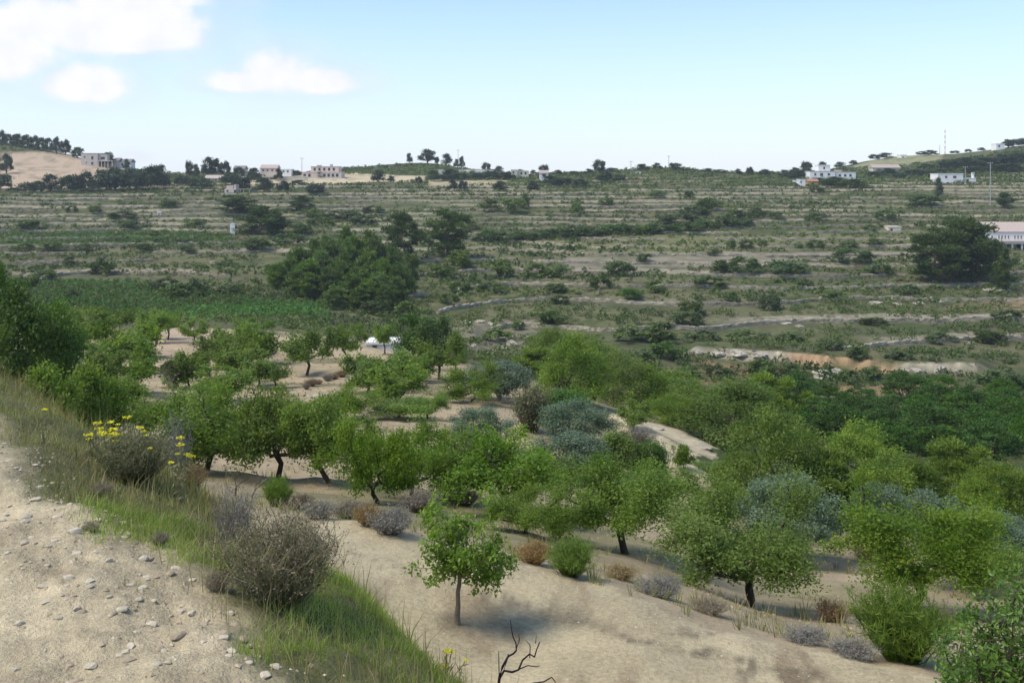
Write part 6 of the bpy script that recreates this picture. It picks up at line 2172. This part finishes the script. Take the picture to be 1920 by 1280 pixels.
# poles and the radio mast
def pole(name, label, cat, u, vt, vb, D, r, arms=()):
    x, y, z = at_depth(u, D)
    px = y / F
    zt = -y * (vt - HZ) / F - z
    o = thing(name, label, cat, (x, y, z))
    v, f = tube([(0, 0, -.6), (0, 0, zt * .5), (0, 0, zt)], [r, r * .85, r * .65], 8)
    put("post", (v, f), METAL, o)
    for a in arms:
        put("crossarm", box_v(-1.1, 1.1, -.08, .08, zt - a, zt - a + .14), METAL, o)
        for xx in (-.95, .95):
            put("insulator", tube([(xx, 0, zt - a + .143), (xx, 0, zt - a + .42)], [.07, .05], 6), WHTM, o)
    return o


pole("power_pole", "tall grey power pole below the flat white house on the right slope", "power pole", 1857, 304, 368, 405, .24, (.5,))
pole("power_pole", "power pole right behind the flat white house", "power pole", 1810, 312, 333, 470, .2, (.4,))
pole("power_pole", "thin pole on the skyline above the pink villa's left", "power pole", 566, 296, 318, 560, .16, (.4,))
pole("power_pole", "pale pole right of the middle of the ridge", "power pole", 1183, 302, 331, 530, .17, (.4,))
pole("power_pole", "thin pole on the right shoulder of the middle hill", "power pole", 859, 281, 302, 650, .15, (.4,))
pole("power_pole", "faint pole on the skyline left of the right hill", "power pole", 1254, 292, 310, 552, .15, (.4,))


def mast():
    D = 700
    x, y, z = at_depth(1772, D)
    zt = -y * (244 - HZ) / F - z
    o = thing("radio_mast", "red and white striped radio mast on the right hill", "radio mast", (x, y, z))
    n = 9
    for i in range(n):
        a, b = zt * i / n, zt * (i + 1) / n
        w0, w1 = .5 * (1 - .5 * i / n), .5 * (1 - .5 * (i + 1) / n)
        parts = []
        for k in range(3):
            an = k * 2.094
            an2 = an + 2.094
            parts.append(tube([(math.cos(an) * w0, math.sin(an) * w0, a), (math.cos(an) * w1, math.sin(an) * w1, b)], [.06, .06], 5))
            parts.append(tube([(math.cos(an) * w0, math.sin(an) * w0, a), (math.cos(an2) * w1, math.sin(an2) * w1, b)], [.03, .03], 4))
        put("mast_section", merge(parts), (REDM if i % 2 == 0 else WHTM), o)


mast()
pole("antenna", "short thin antenna left of the striped radio mast", "antenna", 1762, 272, 286, 700, .2)

# ------------------------------------------------------------------ air
hm_, hn, hl = new_mat("haze")
ho = N(hn, "ShaderNodeOutputMaterial")
hv = N(hn, "ShaderNodeVolumePrincipled")
hv.inputs["Color"].default_value = (.86, .93, 1.0, 1)
hv.inputs["Density"].default_value = HAZE
hv.inputs["Anisotropy"].default_value = 0.2
hl.new(hv.outputs[0], ho.inputs["Volume"])
if HAZE > 0:
    v, f = box_v(-1500, 1500, -60, 1000, -150, 120)
    hz_o = link("haze", mesh_from("haze", v, f.astype(np.int32), [hm_]))
    hz_o["kind"] = "stuff"


# ------------------------------------------------------------------ say which one: place look-alikes by the landmark nearest to each
LAND = [(175, 300, "the unfinished house"), (230, 308, "the white house with dark porch"), (432, 356, "the ruined house"), (400, 337, "the yellowish ridge house"), (515, 335, "the long pale wall"), (602, 324, "the pink villa"), (720, 335, "the tan field"),
        (801, 290, "the big skyline tree"), (893, 322, "the long low house"), (975, 325, "the pale yellow house"), (1124, 310, "the airy skyline tree"), (1196, 325, "the tiny white hut"), (1555, 325, "the white villa"), (1525, 343, "the orange shed"), (1662, 318, "the long low shed"),
        (1700, 298, "the sunlit hill house"), (1772, 265, "the striped mast"), (1790, 334, "the flat white house"), (1857, 336, "the tall power pole"), (1900, 450, "the long white building"), (1800, 470, "the huge dark pine"), (1678, 430, "the small stone hut"), (1887, 380, "the high single pine"),
        (436, 430, "the short white wall"), (298, 401, "the pump box"), (482, 420, "the dark rounded pine"), (558, 380, "the round dark tree"), (755, 440, "the bushy pine"), (842, 440, "the bare-branched pine"), (1150, 440, "the long hedge"), (1250, 490, "the pale stone terrace"),
        (1182, 550, "the bright yellow-green bush"), (950, 640, "the pale boulder"), (1060, 680, "the tall ravine pine"), (1580, 685, "the orange earth cut"), (1800, 755, "the big bush above the grove"), (150, 310, "the bare pink slope"), (100, 440, "the upper green strip"), (470, 582, "the lower green strip"), (640, 500, "the valley wood"),
        (1000, 415, "the light green thicket"), (1440, 455, "the two pale bushes"), (120, 275, "the bluish hill tree"), (1905, 262, "the hilltop wood edge"), (1460, 820, "the tall conical pine"), (1650, 690, "the round bush under the cut")]


def bearing_word(du, dv):
    a = math.degrees(math.atan2(-dv * 1.7, du))
    return ["right of", "above and right of", "above", "above and left of", "left of", "below and left of", "below", "below and right of"][int(((a + 22.5) % 360) // 45)]


def place_labels():
    by = {}
    for o in SC.objects:
        if o.get("category") and o.get("group") and o.get("kind") != "stuff":
            by.setdefault(o["label"], []).append(o)
    taken = set(by)
    for lab, obs in by.items():
        if len(obs) < 3 or "stone lying" in lab or "clod" in lab:
            continue
        cat = {"dark green rounded": "citrus tree"}.get(lab[:18])
        short = {"citrus tree": "dark citrus tree", "pine": "valley pine", "stone wall": "low dry stone terrace wall", "tree": "small dark tree"}.get(obs[0]["category"])
        if short is None:
            short = ("dark " if "dark" in lab else "dull green ") + obs[0]["category"]
            if "hedge" in lab:
                short = "dark bush of the long hedge"
            if "brown dry tuft" in lab:
                continue
        for o in obs:
            p = o.location
            if o["category"] == "stone wall":
                c = np.array(o.bound_box).mean(0)
                p = Vector(c)
            u, v = 960 + F * p.y ** -1 * p.x, HZ - F * p.z / p.y
            order = sorted(LAND, key=lambda q: (q[0] - u) ** 2 + (2.0 * (q[1] - v)) ** 2)
            done = False
            for q in order[:5]:
                d = math.hypot(q[0] - u, 2 * (q[1] - v))
                for how in (("close " if d < 60 else "") + bearing_word(u - q[0], v - q[1]),):
                    name = "%s %s %s" % (short, how, q[2])
                    if name not in taken:
                        taken.add(name)
                        o["label"] = name
                        done = True
                        break
                if done:
                    break
            if not done:
                q, r = order[0], order[1]
                name = "%s %s %s, %s %s" % (short, bearing_word(u - q[0], v - q[1]), q[2], bearing_word(u - r[0], v - r[1]), r[2])
                if len(name.split()) <= 16 and name not in taken:
                    taken.add(name)
                    o["label"] = name


place_labels()
